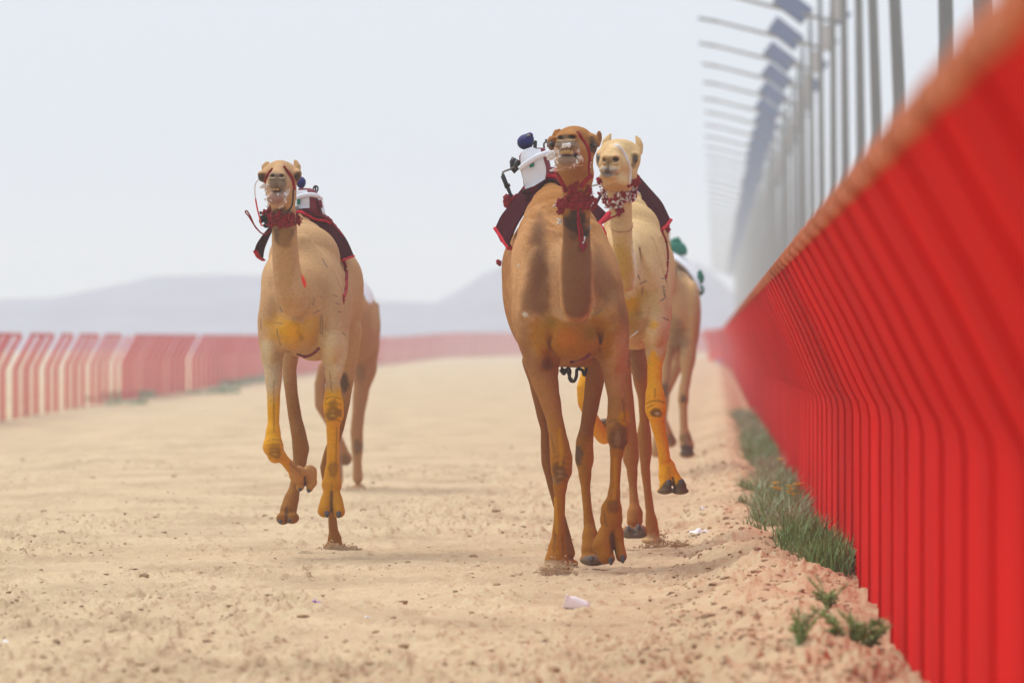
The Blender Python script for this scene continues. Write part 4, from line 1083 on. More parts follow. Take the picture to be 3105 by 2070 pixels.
    B.poly(B5, [(505, -80), (700, -80), (698, 100), (705, 250), (702, 400), (702, 470), (680, 550), (640, 590), (585, 596), (535, 575), (510, 520), (500, 420), (494, 300), (502, 150)], BR_D, .84, 16, (-.9, -.15), 8)
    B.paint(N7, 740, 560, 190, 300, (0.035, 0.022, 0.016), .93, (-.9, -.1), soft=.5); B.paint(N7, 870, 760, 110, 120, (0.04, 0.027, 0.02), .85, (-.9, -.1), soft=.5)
    B.poly(B5, [(285, 660), (350, 600), (420, 570), (520, 600), (600, 655), (690, 630), (760, 560), (805, 600), (840, 680), (870, 760), (810, 860), (770, 900), (740, 840), (700, 815), (640, 840), (560, 870), (510, 920), (460, 930), (400, 880), (330, 830), (300, 760)], (0.33, 0.145, 0.025), .85, 46, (-.5, .5), 40)
    B.paint(B5, 540, 720, 110, 90, (0.48, 0.17, 0.02), .6, (-.5, .5), soft=.8)
    B.paint(B5, 700, 700, 60, 60, (0.13, 0.10, 0.03), .4, (-.5, .5), soft=.8); B.paint(B5, 420, 620, 60, 50, (0.15, 0.12, 0.04), .4, (-.5, .5), soft=.8)
    B.poly(B5, [(430, 90), (490, 60), (492, 300), (496, 430), (515, 560), (560, 610), (500, 610), (430, 560), (428, 400), (410, 200)], BR_L, .75, 20, (-.5, .8), 10)  # lit ridge between sweat patch and neck painted into the coat
    B.poly(B5, [(706, 380), (730, 440), (735, 500), (690, 590), (620, 620), (640, 598), (690, 550), (704, 470)], BR_L, .7, 12, (-.6, .5), 8)  # light rim round the neck base painted into the coat
    B.poly(B5, [(880, 720), (945, 700), (945, 900), (900, 960), (870, 850)], BR_L, .4, 30, (-.5, .8))
    B.paint(B5, 400, 900, 45, 45, DARKFUR, .5, (-.5, .5))
    B.band(1180, 1420, (0.36, 0.155, 0.04), .85, o=(-.5, .7)); B.paint(R5, 870, 290, 70, 60, (0.55, 0.27, 0.04), .7, (-.5, .5))
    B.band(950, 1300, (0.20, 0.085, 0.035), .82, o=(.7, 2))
    B.band(1290, 1400, (0.42, 0.19, 0.04), .6, (1740, 1830), (.7, 2)); B.paint(R5, 500, 580, 45, 90, DARKFUR, .8, (.7, 2)); B.paint(R5, 600, 560, 40, 130, (0.40, 0.18, 0.04), .6, (.7, 2))
    B.paint(R5, 360, 680, 55, 75, (0.15, 0.065, 0.03), .75, (-.5, .5)); B.paint(R5, 345, 765, 40, 22, (0.34, 0.22, 0.13), .7, (-.5, .5), soft=.3); B.paint(R5, 340, 735, 36, 10, (0.34, 0.22, 0.13), .6, (-.5, .5), soft=.3)
    B.knee(R5, 374, 680, 80, 110, (-.5, .5)); B.knee(R5, 806, 420, 88, 125, (-.5, .5))
    for pts in ([(320, 860), (330, 1150), (320, 1300)], [(385, 1180), (395, 1330)], [(790, 640), (795, 900)], [(700, 1010), (720, 1100)], [(300, 420), (330, 560)], [(840, 160), (860, 300)]): B.line(R5, pts, 9, (0.19, 0.085, 0.035), .6, (-.5, .5))  # foreleg tendons: relief shading drawn in darker coat colour
    B.paint(R5, 808, 440, 75, 105, (0.15, 0.065, 0.03), .75, (-.5, .5)); B.paint(R5, 803, 440, 26, 75, (0.30, 0.18, 0.10), .5, (-.5, .5)); B.paint(R5, 770, 960, 50, 60, (0.16, 0.07, 0.03), .7, (-.5, .5))
    B.paint(R5, 765, 1230, 28, 110, (0.05, 0.03, 0.02), .8, (-.5, .5)); B.paint(R5, 330, 1410, 120, 60, (0.42, 0.32, 0.22), .8, (-.5, .5)); B.poly(R5, [(505, 1430), (512, 1365), (560, 1325), (640, 1325), (725, 1345), (735, 1430)], (0.18, 0.14, 0.12), .9, 6, (.5, 1.2), 5)  # dark oval paints shade between the toes; dust and pad colours follow
    for pts in ([(365, 380), (380, 560), (372, 640)], [(330, 900), (345, 1150)], [(775, 900), (790, 780), (785, 600)]): B.line(R5, pts, 16, (0.55, 0.28, 0.05), .55, (-.5, .5))
    for _ in range(150):
        x = random.uniform(250, 480); y = random.uniform(-230, 190)
        B.paint(B5, x, y, random.uniform(8, 20), random.uniform(3, 7), (0.24, 0.12, 0.06), .45, (-.1, 1.4), soft=.9, tilt=random.uniform(-40, -10), noise=.1)
    B.poly(HA, [(340, 600), (420, 500), (620, 455), (820, 520), (900, 640), (960, 760), (990, 900), (900, 1040), (700, 1120), (450, 1110), (300, 980), (180, 900), (170, 740), (300, 690)], (0.52, 0.44, 0.37), .55, 12, (-1.3, -.8), 20)
    B.paint(B5, 250, 570, 24, 22, (0.6, 0.55, 0.46), .8, (-.5, 1), noise=.8); B.paint(B5, 205, 235, 12, 22, (0.6, 0.55, 0.5), .8, (-.5, 2), noise=.8)
    B.line(B5, [(725, 570), (765, 540)], 7, K_, .5, (-.5, .8))
    B.paint(HA, 620, 520, 330, 220, GREYF, .8, (-1.3, -.8)); B.paint(HA, 610, 930, 300, 170, (0.24, 0.165, 0.12), .85, (-1.3, -.8)); B.paint(HA, 640, 370, 250, 70, (0.20, 0.13, 0.08), .7, (-1.3, -.8))
    B.paint(HA, 240, 540, 105, 150, DARKFUR, .9, (-.8, -.4)); B.paint(HA, 1240, 560, 120, 220, DARKFUR, .9, (-.8, -.35)); B.paint(HA, 1400, 350, 60, 150, (0.16, 0.075, 0.045), .7, (-.7, -.3))
    B.paint(HA, 1245, 620, 110, 170, DARKFUR, .8, (-.9, -.3)); B.paint(HA, 1210, 430, 90, 90, DARKFUR, .7, (-.9, -.3)); B.paint(HA, 780, 300, 330, 110, (0.27, 0.13, 0.065), .6, (-.8, -.3)); B.paint(HA, 1090, 480, 90, 260, (0.26, 0.125, 0.06), .6, (-.9, -.3)); B.paint(HA, 790, 1230, 330, 200, (0.24, 0.12, 0.05), .6, (-.9, -.2))
    B.paint(HA, 640, 790, 190, 30, (0.07, 0.035, 0.025), .9, (-1.3, -.7)); B.paint(HA, 820, 790, 60, 60, (0.03, .02, .015), .9, (-1.3, -.7))
    B.paint(HA, 465, 370, 62, 52, (.03, .02, .015), .9, (-1.2, -.7)); B.paint(HA, 750, 350, 92, 48, (.02, .014, .012), .95, (-1.2, -.7))
    B.paint(HA, 740, 425, 140, 22, (.42, .28, .17), .7, (-1.2, -.9)); B.paint(HA, 430, 440, 90, 20, (.42, .28, .17), .7, (-1.2, -.9))
    z0 = gz(B.W(332, 1425, 0, R5)[0], 50.0)
    root = empty("camel", Vector((B.W(500, 500, .8, B5)[0], 50.9, z0)))
    tag(root, "dark brown racing camel leading the group with foaming mouth and red tassels", "camel")
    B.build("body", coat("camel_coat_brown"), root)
    toes(B, R5, [(752, 1368, -.17, 27, 34), (842, 1352, -.14, 27, 36), (605, 1352, .72, 38, 30), (700, 1372, .74, 34, 24)], root, 1.1)
    for ex, ey, o in ((235, 560, 0), (1262, 570, 0)):
        mb = MB(); mb.ball(B.hit(HA, ex, ey, -.013, -.6), .018, 10, 8); mb.build("eye", M_eye, root)
    mb = MB()
    for tx, ty, w_, h_ in ((520, 725, 38, 45), (575, 705, 42, 55), (650, 705, 48, 60), (725, 720, 42, 52)): mb.ball(B.W(tx, ty, -1.06, HA), (B.r(w_, 0, HA), .012, B.r(h_, 0, HA)), 8, 6, .1)
    mb.build("teeth", M_teeth, root)
    foamy(B, HA, [(600, 550, 60), (530, 580, 55), (660, 545, 50), (250, 760, 80), (200, 860, 70), (320, 850, 75), (330, 740, 50), (380, 950, 45), (935, 840, 70), (900, 700, 45), (980, 880, 40), (860, 960, 50), (780, 1040, 45), (290, 1150, 45), (820, 1110, 35), (450, 800, 45), (360, 1040, 35), (700, 1080, 35), (1190, 960, 30), (1170, 1090, 26), (1200, 880, 25), (420, 700, 40)], root)
    B.strap("halter_strap", HA, [(860, 260), (930, 380), (1030, 520), (1090, 640), (1130, 800), (1140, 940)], 95, M_strap, root, rng_=(-1.2, -.3))
    B.strap("halter_strap", HA, [(1120, 940), (1130, 1100), (1130, 1230)], 50, M_strap, root, rng_=(-1.2, -.2))
    B.strap("throat_strap", HA, [(340, 1120), (440, 1270), (520, 1420), (600, 1560)], 120, M_strap, root, rng_=(-1.2, -.2))
    B.strap("throat_strap", HA, [(1190, 1260), (1090, 1330), (1010, 1430), (930, 1540)], 130, M_strap, root, rng_=(-1.2, -.2))
    sp_ = [(random.gauss(790, 90), random.gauss(160, 90)) for _ in range(38)]+[(x, 310+35*math.sin(x*.02)) for x in range(480, 1060, 26)]+[(x, 260+random.uniform(-20, 20)) for x in range(500, 1060, 36)]+[(500+random.random()*80, 300+random.random()*140) for _ in range(12)]+[(1000+random.random()*60, 200+random.random()*170) for _ in range(12)]+[(random.uniform(740, 930), random.uniform(240, 370)) for _ in range(16)]
    tassels("neck_tassels", B, N7, sp_, M_tass, root, .014, 5, o=-.5, rng_=(-1.1, 0))
    tassels("white_tuft", B, N7, [(440, 340), (470, 290), (960, 320), (515, 560), (520, 600)], M_foam, root, .010, 4, o=-.48, rng_=(-1.1, 0))
    B.strap("hanging_cord", N7, [(805, 380), (800, 500), (800, 640), (815, 780), (835, 900), (860, 980)], 40, M_strap, root, rng_=(-1, .1), wob=.002)
    B.strap("hanging_cord", N7, [(815, 500), (840, 640), (865, 780), (870, 900)], 24, M_strap, root, rng_=(-1, .1), wob=.002)
    B.strap("hanging_cord", N7, [(1005, 640), (960, 740), (900, 830), (870, 930)], 18, M_black, root, rng_=(-1, .1))
    B.strap("hanging_cord", N7, [(900, 820), (880, 890), (860, 935)], 30, M_foam, root, rng_=(-1, .1))
    tassels("neck_tassels", B, N7, [(850, 985), (880, 990), (860, 1010)], M_tass, root, .014, 5, o=-.5, rng_=(-1.1, 0))
    D = B.D
    # saddle cloth, drawn in the R3 frame
    fr = [(208, 1235, .80), (215, 1160, .80), (300, 980, .80), (400, 830, .80), (470, 700, .80), (545, 605, .84), (590, 590, .86), (640, 610, .84), (690, 670, .8), (800, 780, .78), (940, 900, .76), (1020, 970, .74), (1045, 1010, .74)]
    mid_ = [(150, 1150, 1.0), (180, 1060, 1.0), (260, 920, 1.0), (350, 770, 1.0), (440, 640, 1.0), (530, 560, 1.0), (590, 545, 1.0), (650, 560, 1.0), (730, 640, 1.0), (850, 740, 1.0), (960, 850, 1.0), (1040, 920, 1.0), (1075, 985, 1.0)]
    re = [(75, 1040, 1.25), (130, 930, 1.25), (210, 830, 1.25), (310, 700, 1.25), (400, 590, 1.25), (500, 510, 1.25), (590, 490, 1.25), (680, 530, 1.25), (780, 600, 1.25), (900, 700, 1.25), (1000, 800, 1.25), (1090, 880, 1.25), (1150, 940, 1.25)]
    rl = [[W3(R3, x, y, D+o) for x, y, o in q] for q in (fr, mid_, re)]
    cl, A = loft("saddle_cloth", rl, M_maroon, root, n=46)
    for idx in (0, -1):
        mb = MB(); mb.tube([Vector(p) for p in A[:, idx]], .022, 6, flat=.5); mb.build("cloth_trim", M_redtrim, root)
    cord("cloth_trim", [W3(R3, x, y, D+o) for x, y, o in ((1150, 900, 1.22), (1100, 960, .95), (1055, 1005, .72), (1090, 1040, .6), (1120, 1110, .5), (1150, 1200, .4))], [.016]*8+[.014]*8+[.010]*8+[.005]*7, M_redtrim, root)
    cord("saddle_piping", [W3(R3, x, y, D+o) for x, y, o in ((340, 700, .98), (400, 630, .95), (470, 575, .93), (550, 553, .92), (640, 560, .92), (700, 600, .95))], .018, M_redtrim, root)
    cord("saddle_pad", [W3(R3, x, y, D+o) for x, y, o in ((390, 600, 1.05), (450, 540, 1.03), (520, 512, 1.0), (620, 512, 1.0), (700, 560, 1.05))], .032, M_maroon2, root)
    mb = MB()
    for _ in range(34):
        x, y = random.uniform(150, 290), random.uniform(745, 830)
        if y > 745+ (x-150)*1.2+40: continue
        mb.ball(W3(R3, x, y, D+1.3), random.uniform(.012, .026), 7, 5, .35)
    mb.tube([W3(R3, 160, 760, D+1.3), W3(R3, 215, 800, D+1.3), W3(R3, 290, 770, D+1.3)], .008, 6)
    mb.build("cloth_fringe", M_tass, root)
    fringe("cloth_tassel", [W3(R3, x, y, D+1.3) for x, y in ((118, 1100), (128, 1125), (140, 1150))], .016, M_tass, root)
    fringe("red_pompom", [W3(R3, x, y, D+1.3) for x, y in ((97, 1366), (108, 1376))], .016, M_tass, root)
    B.strap("girth", B5, [(555, 885), (600, 882), (650, 860), (690, 828)], 26, M_maroon2, root, o=.6, rng_=(-.2, 2))
    cord("girth_knot", [W3(B5, x, y, D+.8) for x, y in ((490, 940), (515, 970), (530, 940), (550, 975), (560, 1015), (585, 1018), (600, 985), (605, 940), (640, 945), (655, 980), (668, 930))], .010, M_black, root)
    cord("girth_knot", [W3(B5, x, y, D+.82) for x, y in ((495, 925), (520, 950), (505, 965), (545, 930), (560, 960), (548, 1000), (575, 1005))], .007, M_black, root)
    return B, root
K_ = (0.10, 0.08, 0.08)
BA, ca_root = camel_front()

def rob_front(root):
    d = 50.0+1.02; u = lambda x, y, o=0: W3(JF, x, y, d+o); k = d/FS/3.92
    ring_loft("body", [(u(515, 800), 160*k, .13), (u(500, 640), 165*k, .13), (u(480, 480), 185*k, .13), (u(465, 370), 175*k, .12), (u(470, 310), 150*k, .10), (u(490, 270), 100*k, .07)], M_maroon2, root)
    loft("white_panel", [[u(360, 760, -.11), u(318, 540, -.115), u(305, 400, -.11), u(320, 300, -.10)], [u(470, 720, -.138), u(440, 540, -.14), u(420, 400, -.14), u(430, 258, -.10)], [u(600, 640, -.14), u(612, 520, -.14), u(575, 385, -.135), u(545, 280, -.09)]], M_silk, root, n=14, mid=5, thick=.006, wr=.008, wf=30)
    loft("green_patch", [[u(418, 505, -.156), u(405, 465, -.156)], [u(472, 488, -.156), u(462, 412, -.156)]], M_green, root, n=6, thick=.003, wr=0)
    cord("arm_band", [u(296, 520, -.14), u(380, 455, -.16), u(480, 390, -.165), u(570, 350, -.16), u(655, 318, -.12)], [34*k]*25, M_silk, root, flat=.6)
    mb = MB(); mb.ball(u(365, 200), (98*k, .095, 92*k), 16, 12, .02, rot=None); mb.ball(u(395, 165), (72*k, .08, 70*k), 12, 10, .02); mb.ball(u(420, 120), (38*k, .06, 36*k), 10, 8, .03); mb.build("cap", M_blue, root)
    cord("cap_clip", [u(380, 132, -.07), u(425, 115, -.07)], .006, M_metal, root)
    cord("antenna", [u(478, 285, -.08), u(484, 180, -.08)], [.011]*6+[.007], M_black, root)
    cord("antenna", [u(590, 275), u(585, 225), u(605, 200), u(630, 210), u(632, 260)], .006, M_metal, root); cord("antenna", [u(612, 200), u(614, 165)], .008, M_metal, root)
    rt = __import__('mathutils').Euler((0, R(12), 0)).to_matrix()
    mb = MB(); mb.tube([u(258, 400), u(235, 440), u(240, 500), u(275, 535)], .03, 10); mb.ball(u(262, 470, -.03), (36*k, .06, 68*k), 12, 10); mb.build("whip_motor", M_black, root)
    cord("whip_rod", [u(245, 495, -.05), u(190, 520, -.08), u(120, 545, -.1), u(97, 565, -.1), u(100, 610, -.1)], .006, M_metal, root)
    mb = MB()
    mb.tube([u(80, 600, -.1), u(118, 600, -.1)], 22*k, 10); mb.tube([u(95, 600, -.1), u(148, 730, -.1)], 27*k, 12); mb.tube([u(118, 735, -.1), u(182, 705, -.1)], 20*k, 10); mb.tube([u(148, 725, -.1), u(200, 850, -.1)], [24*k, 17*k], 10)
    mb.build("whip_handle", M_black, root)
    mb = MB(); mb.box(u(345, 790, -.12), (22*k, .03, 30*k)); mb.build("buckle", M_black, root)
robot("robot jockey in white silk with blue cap and black whip arm on brown camel", W3(JF, 500, 790, 51.02), rob_front)

# ================================================================== pale camel
def camel_pale():
    B = Body(54.5); B.k = .05
    PALE = (0.62, 0.44, 0.26); PALE2 = (0.70, 0.55, 0.36)
    B.f = B5
    B.ell(965, 360, .28, 255, 420, .45); B.ell(1000, 450, .85, 250, 345, .55, k=.12); B.ell(1035, 320, 1.40, 230, 330, .45, k=.12)
    B.chain([(960, -330, .95, 45), (965, -210, .85, 75), (970, -120, .75, 120), (975, 0, .62, 195), (980, 150, .5, 232)], k=.06, sy=1.1)
    B.chain([(970, -150, 1.0, 90), (1020, 80, 1.25, 150), (1040, 200, 1.4, 190)], k=.1, sy=1.3)
    B.chain([(1010, 20, .3, 70), (1060, 180, .2, 80), (1110, 380, .12, 95), (1125, 560, .08, 105)], k=.09)
    B.ell(1010, 560, -.0, 130, 180, .2, k=.06); B.ell(790, 560, .10, 90, 260, .2, k=.05); B.ell(1145, 520, .08, 92, 230, .22, k=.06)
    B.ell(990, 745, .8, 90, 50, .2, k=.05)
    B.f = N7
    B.chain([(1430, -80, -.5, 210), (1445, 100, -.45, 195), (1470, 350, -.42, 185), (1480, 600, -.40, 178), (1500, 850, -.40, 160), (1530, 1100, -.40, 158), (1555, 1350, -.40, 150), (1570, 1560, -.38, 135)], k=.018, sy=1.15)
    B.groove(B5, [(1010, 360, -.26, 12), (1050, 440, -.2, 14), (1030, 560, -.18, 14)], k=.04)
    B.groove(B5, [(1185, 560, -.12, 6), (1230, 600, -.1, 8)], k=.02)
    B.ell(1140, 640, -.04, 78, 150, .14, k=.03, f=B5); B.groove(B5, [(1120, 60, .12, 8), (1165, 200, .06, 10), (1200, 350, .04, 10), (1235, 480, .0, 10)], k=.03); B.ell(1110, 330, .0, 50, 150, .13, k=.04, f=B5, tilt=10); B.groove(B5, [(1020, 130, -.05, 10), (1040, 240, -.12, 12), (1075, 330, -.16, 10)], k=.04)
    B.ell(1640, 1300, -.12, 75, 260, .12, k=.05, tilt=3)
    B.f = HW
    B.ell(700, 570, -.52, 500, 270, .16, k=.03); B.ell(700, 420, -.50, 280, 130, .13, k=.05)
    B.ell(205, 690, -.58, 75, 170, .09, k=.03); B.ell(1085, 720, -.58, 110, 190, .09, k=.03); B.ell(1060, 620, -.62, 100, 60, .06, k=.02)
    B.chain([(640, 560, -.55, 250), (590, 590, -.70, 200), (500, 680, -.90, 160)], k=.03)
    B.ell(575, 530, -.72, 170, 125, .14, k=.03)
    B.ell(490, 700, -.92, 205, 105, .08, k=.02); B.ell(345, 690, -.95, 60, 80, .05, k=.02); B.ell(605, 690, -.95, 80, 80, .06, k=.02)
    B.ell(330, 820, -.98, 70, 20, .03, k=.012); B.ell(600, 830, -.98, 105, 22, .03, k=.012)
    B.ell(650, 900, -.62, 430, 380, .18, k=.05); B.ell(530, 850, -.78, 330, 260, .16, k=.05)
    B.ell(335, 975, -.95, 128, 100, .08, k=.02); B.ell(560, 975, -.95, 160, 100, .08, k=.02); B.ell(420, 1130, -.93, 215, 85, .08, k=.012)
    B.ell(560, 1260, -.78, 330, 220, .16, k=.04); B.ell(740, 1150, -.58, 350, 330, .16, k=.05)
    B.ell(335, 735, -1.01, 52, 60, .07, k=.012, sub=True, tilt=20); B.ell(605, 725, -1.01, 85, 50, .08, k=.012, sub=True, tilt=-5)
    B.ell(640, 1100, -1.02, 60, 14, .06, k=.01, sub=True, tilt=-14); B.ell(425, 880, -1.05, 10, 120, .05, k=.01, sub=True)
    B.chain([(345, 440, -.47, 85), (375, 330, -.45, 98), (430, 230, -.43, 75), (480, 145, -.42, 40)], k=.015, sy=.75)
    B.chain([(1165, 560, -.47, 85), (1170, 400, -.45, 92), (1140, 280, -.43, 72), (1100, 195, -.42, 38)], k=.015, sy=.75)
    B.link((B5, 1115, 500, .12, 105), (B5, 1138, 660, .06, 96), (B5, 1140, 800, .02, 72), (B5, 1132, 930, -.04, 50), (B5, 1130, 1030, -.08, 50), (B5, 1134, 1120, -.14, 66), (B5, 1138, 1210, -.16, 72), (B5, 1150, 1300, -.13, 50), (B5, 1178, 1420, -.07, 42), (B5, 1200, 1540, -.04, 39), (R5, 1150, 590, 0, 44), (R5, 1175, 660, 0, 64), (R5, 1185, 720, -.02, 76), k=.03, sy=1.15)
    B.f = R5
    B.chain([(1168, 730, -.03, 46), (1163, 810, -.06, 46)], k=.012, sy=1.5); B.chain([(1235, 740, -.03, 42), (1275, 805, -.06, 48)], k=.012, sy=1.5)
    B.ell(1160, 840, -.04, 62, 26, .12, k=.01); B.ell(1275, 840, -.04, 65, 28, .12, k=.01)
    B.link((B5, 800, 640, .12, 100), (B5, 730, 830, .05, 66), (B5, 680, 970, -.02, 50), (B5, 662, 1070, -.06, 60), (B5, 668, 1160, -.07, 60), (B5, 700, 1260, .05, 44), (B5, 745, 1350, .18, 50), (B5, 790, 1390, .26, 58), k=.03, sy=1.15)
    B.ell(722, 340, .32, 28, 50, .1, k=.02)
    B.link((B5, 870, 560, 1.25, 100), (B5, 880, 800, 1.2, 80), (R5, 860, 120, 1.15, 62), (R5, 885, 350, 1.15, 58), (R5, 898, 500, 1.2, 62), (R5, 903, 590, 1.2, 62), (R5, 912, 680, 1.2, 42), (R5, 920, 820, 1.2, 31), (R5, 928, 930, 1.15, 36), (R5, 934, 1010, 1.12, 60), (R5, 932, 1070, 1.1, 60), k=.03, sy=1.25)
    B.ell(885, 1150, 1.02, 54, 48, .10, k=.012); B.ell(975, 1145, 1.02, 52, 50, .10, k=.012); B.ell(930, 1175, 1.04, 95, 24, .12, k=.01)
    B.link((B5, 1010, 600, 1.45, 130), (B5, 1010, 800, 1.42, 85), (B5, 1035, 1000, 1.45, 52), (R5, 995, 150, 1.5, 38), (R5, 1005, 300, 1.55, 38), (R5, 1003, 420, 1.58, 54), (R5, 1012, 530, 1.6, 50), (R5, 1012, 670, 1.62, 36), (R5, 1028, 830, 1.68, 30), (R5, 1046, 980, 1.74, 33), (R5, 1060, 1090, 1.78, 48), (R5, 1062, 1170, 1.8, 58), k=.03, sy=1.25)
    B.ell(1062, 1215, 1.8, 78, 28, .13, k=.02)
    B.polys()
    B.base(PALE)
    B.paint(B5, 1130, 620, 120, 200, PALE2, .9, (-.5, .8)); B.paint(B5, 990, 200, 60, 260, PALE2, .7, (-.3, .8)); B.paint(B5, 1060, 350, 250, 400, PALE, .3)
    B.paint(N7, 1480, 1100, 210, 400, (0.50, 0.31, 0.11), .75, (-.6, 0), soft=.9); B.paint(N7, 1530, 1350, 150, 260, (0.46, 0.25, 0.06), .6, (-.6, 0), soft=.9); B.paint(N7, 1470, 550, 140, 250, (0.48, 0.38, 0.23), .6, (-.7, 0), soft=.9)
    B.poly(B5, [(905, 500), (980, 440), (1045, 385), (1080, 420), (1045, 500), (1025, 600), (1000, 680), (950, 680), (915, 600)], (0.40, 0.20, 0.03), .85, 36, (-.5, .6), 22); B.paint(B5, 970, 500, 60, 60, (0.52, 0.24, 0.02), .7, (-.5, .6), soft=.8)
    B.poly(B5, [(1010, 400), (1150, 400), (1170, 560), (1060, 600), (1020, 560)], (0.42, 0.30, 0.12), .5, 50, (-.5, .6), 20)
    B.poly(B5, [(870, 100), (965, 120), (985, 200), (992, 300), (975, 380), (930, 430), (890, 420), (870, 300)], (0.46, 0.28, 0.10), .6, 24, (-.6, -.05), 10)
    B.poly(B5, [(978, 90), (1000, 170), (1012, 260), (1008, 350), (985, 385), (996, 300), (990, 220), (978, 160)], (0.80, 0.70, 0.52), .9, 10, (-.6, .3), 4); B.paint(B5, 1130, 640, 50, 40, (0.75, 0.42, 0.04), .6, (-.5, .6), soft=.9, tilt=-30)  # first polygon: bright rim light on the neck painted in cream
    B.paint(B5, 1010, 640, 90, 120, (0.34, 0.22, 0.10), .6, (-.5, 1.5))
    B.band(1065, 1110, (0.82, 0.42, 0.02), .95, (1900, 2200), (-.4, .6)); B.paint(B5, 1118, 860, 26, 60, (0.82, 0.42, 0.02), .8, (-.5, .6)); B.band(1000, 1120, (0.72, 0.36, 0.02), .9, (1700, 1870), (-.4, .9))
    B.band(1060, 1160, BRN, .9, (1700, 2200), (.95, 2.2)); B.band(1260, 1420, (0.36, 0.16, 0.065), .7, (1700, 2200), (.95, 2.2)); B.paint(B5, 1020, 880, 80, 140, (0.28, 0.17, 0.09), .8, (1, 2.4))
    B.paint(B5, 1140, 1235, 46, 34, (0.16, 0.09, 0.04), .9, (-.5, .4)); B.paint(B5, 1150, 1240, 20, 14, (0.55, 0.42, 0.30), .9, (-.5, .4), noise=.1); B.line(B5, [(1080, 1170), (1110, 1155), (1150, 1150), (1195, 1165)], 7, (0.20, 0.10, 0.02), .6, (-.5, .4)); B.line(B5, [(1133, 1075), (1133, 1130)], 8, (0.35, 0.16, 0.02), .6, (-.5, .4)); B.line(B5, [(1085, 1200), (1100, 1190), (1120, 1180)], 6, (0.2, 0.1, 0.02), .6, (-.5, .4))
    B.poly(R5, [(1090, 880), (1100, 845), (1135, 800), (1165, 765), (1215, 765), (1235, 805), (1262, 758), (1310, 755), (1345, 820), (1350, 885)], (0.135, 0.11, 0.085), .95, 5, (-.5, .5), 4); B.line(R5, [(1218, 740), (1230, 780), (1236, 865)], 9, (0.05, 0.03, 0.02), .9, (-.5, .5)); B.paint(R5, 1190, 690, 26, 50, (.5, .26, .03), .6, (-.5, .5))  # grey pads; painted dark line shades the gap between toes
    B.poly(R5, [(820, 1225), (845, 1140), (875, 1105), (930, 1120), (960, 1092), (1000, 1110), (1035, 1200)], (0.16, 0.13, 0.11), .95, 5, (.8, 1.4), 4); B.paint(R5, 1062, 1200, 100, 50, (0.50, 0.34, 0.2), .9, (1.4, 2.2))
    for pts in ([(1030, 360), (1075, 340)], [(1050, 390), (1045, 430)], [(1180, 322), (1197, 322)], [(1185, 378), (1200, 380)], [(1188, 395), (1203, 408)], [(1190, 415), (1200, 425)], [(1193, 435), (1205, 440)], [(1175, 475), (1205, 450)], [(1190, 590), (1225, 605)], [(1020, 300), (1030, 330)]): B.line(B5, pts, 5, K_, .8, (-.6, .8))
    B.paint(HW, 430, 1010, 260, 130, (0.40, 0.36, 0.32), .8, (-1.3, -.8)); B.paint(HW, 400, 1090, 160, 90, (0.20, 0.17, 0.15), .8, (-1.3, -.8)); B.paint(HW, 400, 1010, 60, 80, (0.08, 0.06, 0.06), .7, (-1.3, -.8)); B.paint(HW, 560, 1010, 80, 50, (0.28, 0.25, 0.25), .5, (-1.3, -.8))
    B.poly(HW, [(980, 620), (1060, 590), (1150, 660), (1130, 760), (1080, 870), (1010, 940), (985, 880), (1020, 760)], DARKFUR, .8, 12, (-.8, -.35), 8); B.poly(HW, [(120, 600), (220, 600), (240, 700), (220, 860), (200, 920), (150, 760)], DARKFUR, .75, 12, (-.8, -.35), 8)
    B.paint(HW, 335, 740, 60, 66, (.05, .035, .022), .9, (-1.2, -.7)); B.paint(HW, 605, 725, 88, 54, (.04, .028, .02), .95, (-1.2, -.7)); B.paint(HW, 470, 740, 230, 90, (0.26, 0.19, 0.12), .55, (-1.2, -.75)); B.line(HW, [(425, 820), (430, 960)], 14, (.10, .07, .06), .8, (-1.2, -.8)); B.line(HW, [(560, 1115), (690, 1080)], 12, (.05, .03, .03), .8, (-1.2, -.7))
    B.paint(HW, 1070, 720, 75, 130, DARKFUR, .75, (-.8, -.4)); B.paint(HW, 1030, 880, 60, 80, (0.2, .12, .06), .5, (-.8, -.4)); B.paint(HW, 180, 720, 50, 130, DARKFUR, .7, (-.8, -.4)); B.paint(HW, 620, 380, 260, 90, PALE2, .7)
    B.paint(HW, 600, 1400, 280, 120, (0.46, 0.26, 0.12), .6, (-1.0, -.4))
    z0 = gz(B.W(1062, 1225, 1.8, R5)[0], 56.3)
    root = empty("camel", Vector((B.W(1000, 400, .8, B5)[0], 55.4, z0)))
    tag(root, "pale cream camel with bright yellow forelegs running just behind the brown one", "camel")
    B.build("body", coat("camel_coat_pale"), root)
    toes(B, R5, [(1190, 775, -.17, 27, 30), (1287, 772, -.17, 28, 30), (885, 1122, .92, 24, 26), (962, 1112, .92, 24, 26)], root, 1.1)
    mb = MB(); mb.ball(B.W(790, 1292, .22, B5), (B.r(38, 0, B5), .09, B.r(20, 0, B5)), 12, 8); mb.build("foot_pad", M_pad, root)
    for ex, ey in ((175, 690), (1090, 735)):
        mb = MB(); mb.ball(B.hit(HW, ex, ey, -.014, -.6), .020, 10, 8); mb.build("eye", M_eye, root)
    B.strap("halter_strap", HW, [(590, 405), (700, 480), (810, 640), (880, 800), (920, 950), (930, 1100), (905, 1310)], 80, M_wstrap, root, rng_=(-1.2, -.3))
    B.strap("halter_strap", HW, [(870, 1360), (960, 1320), (1060, 1270), (1120, 1180), (1140, 1110)], 90, M_strap, root, rng_=(-1.2, -.2))
    B.strap("chin_strap", HW, [(260, 1300), (340, 1400), (480, 1480), (640, 1530), (760, 1500), (860, 1430)], 46, mat("tan_strap", (0.62, 0.40, 0.26), .7, .1, 20), root, rng_=(-1.2, -.2))
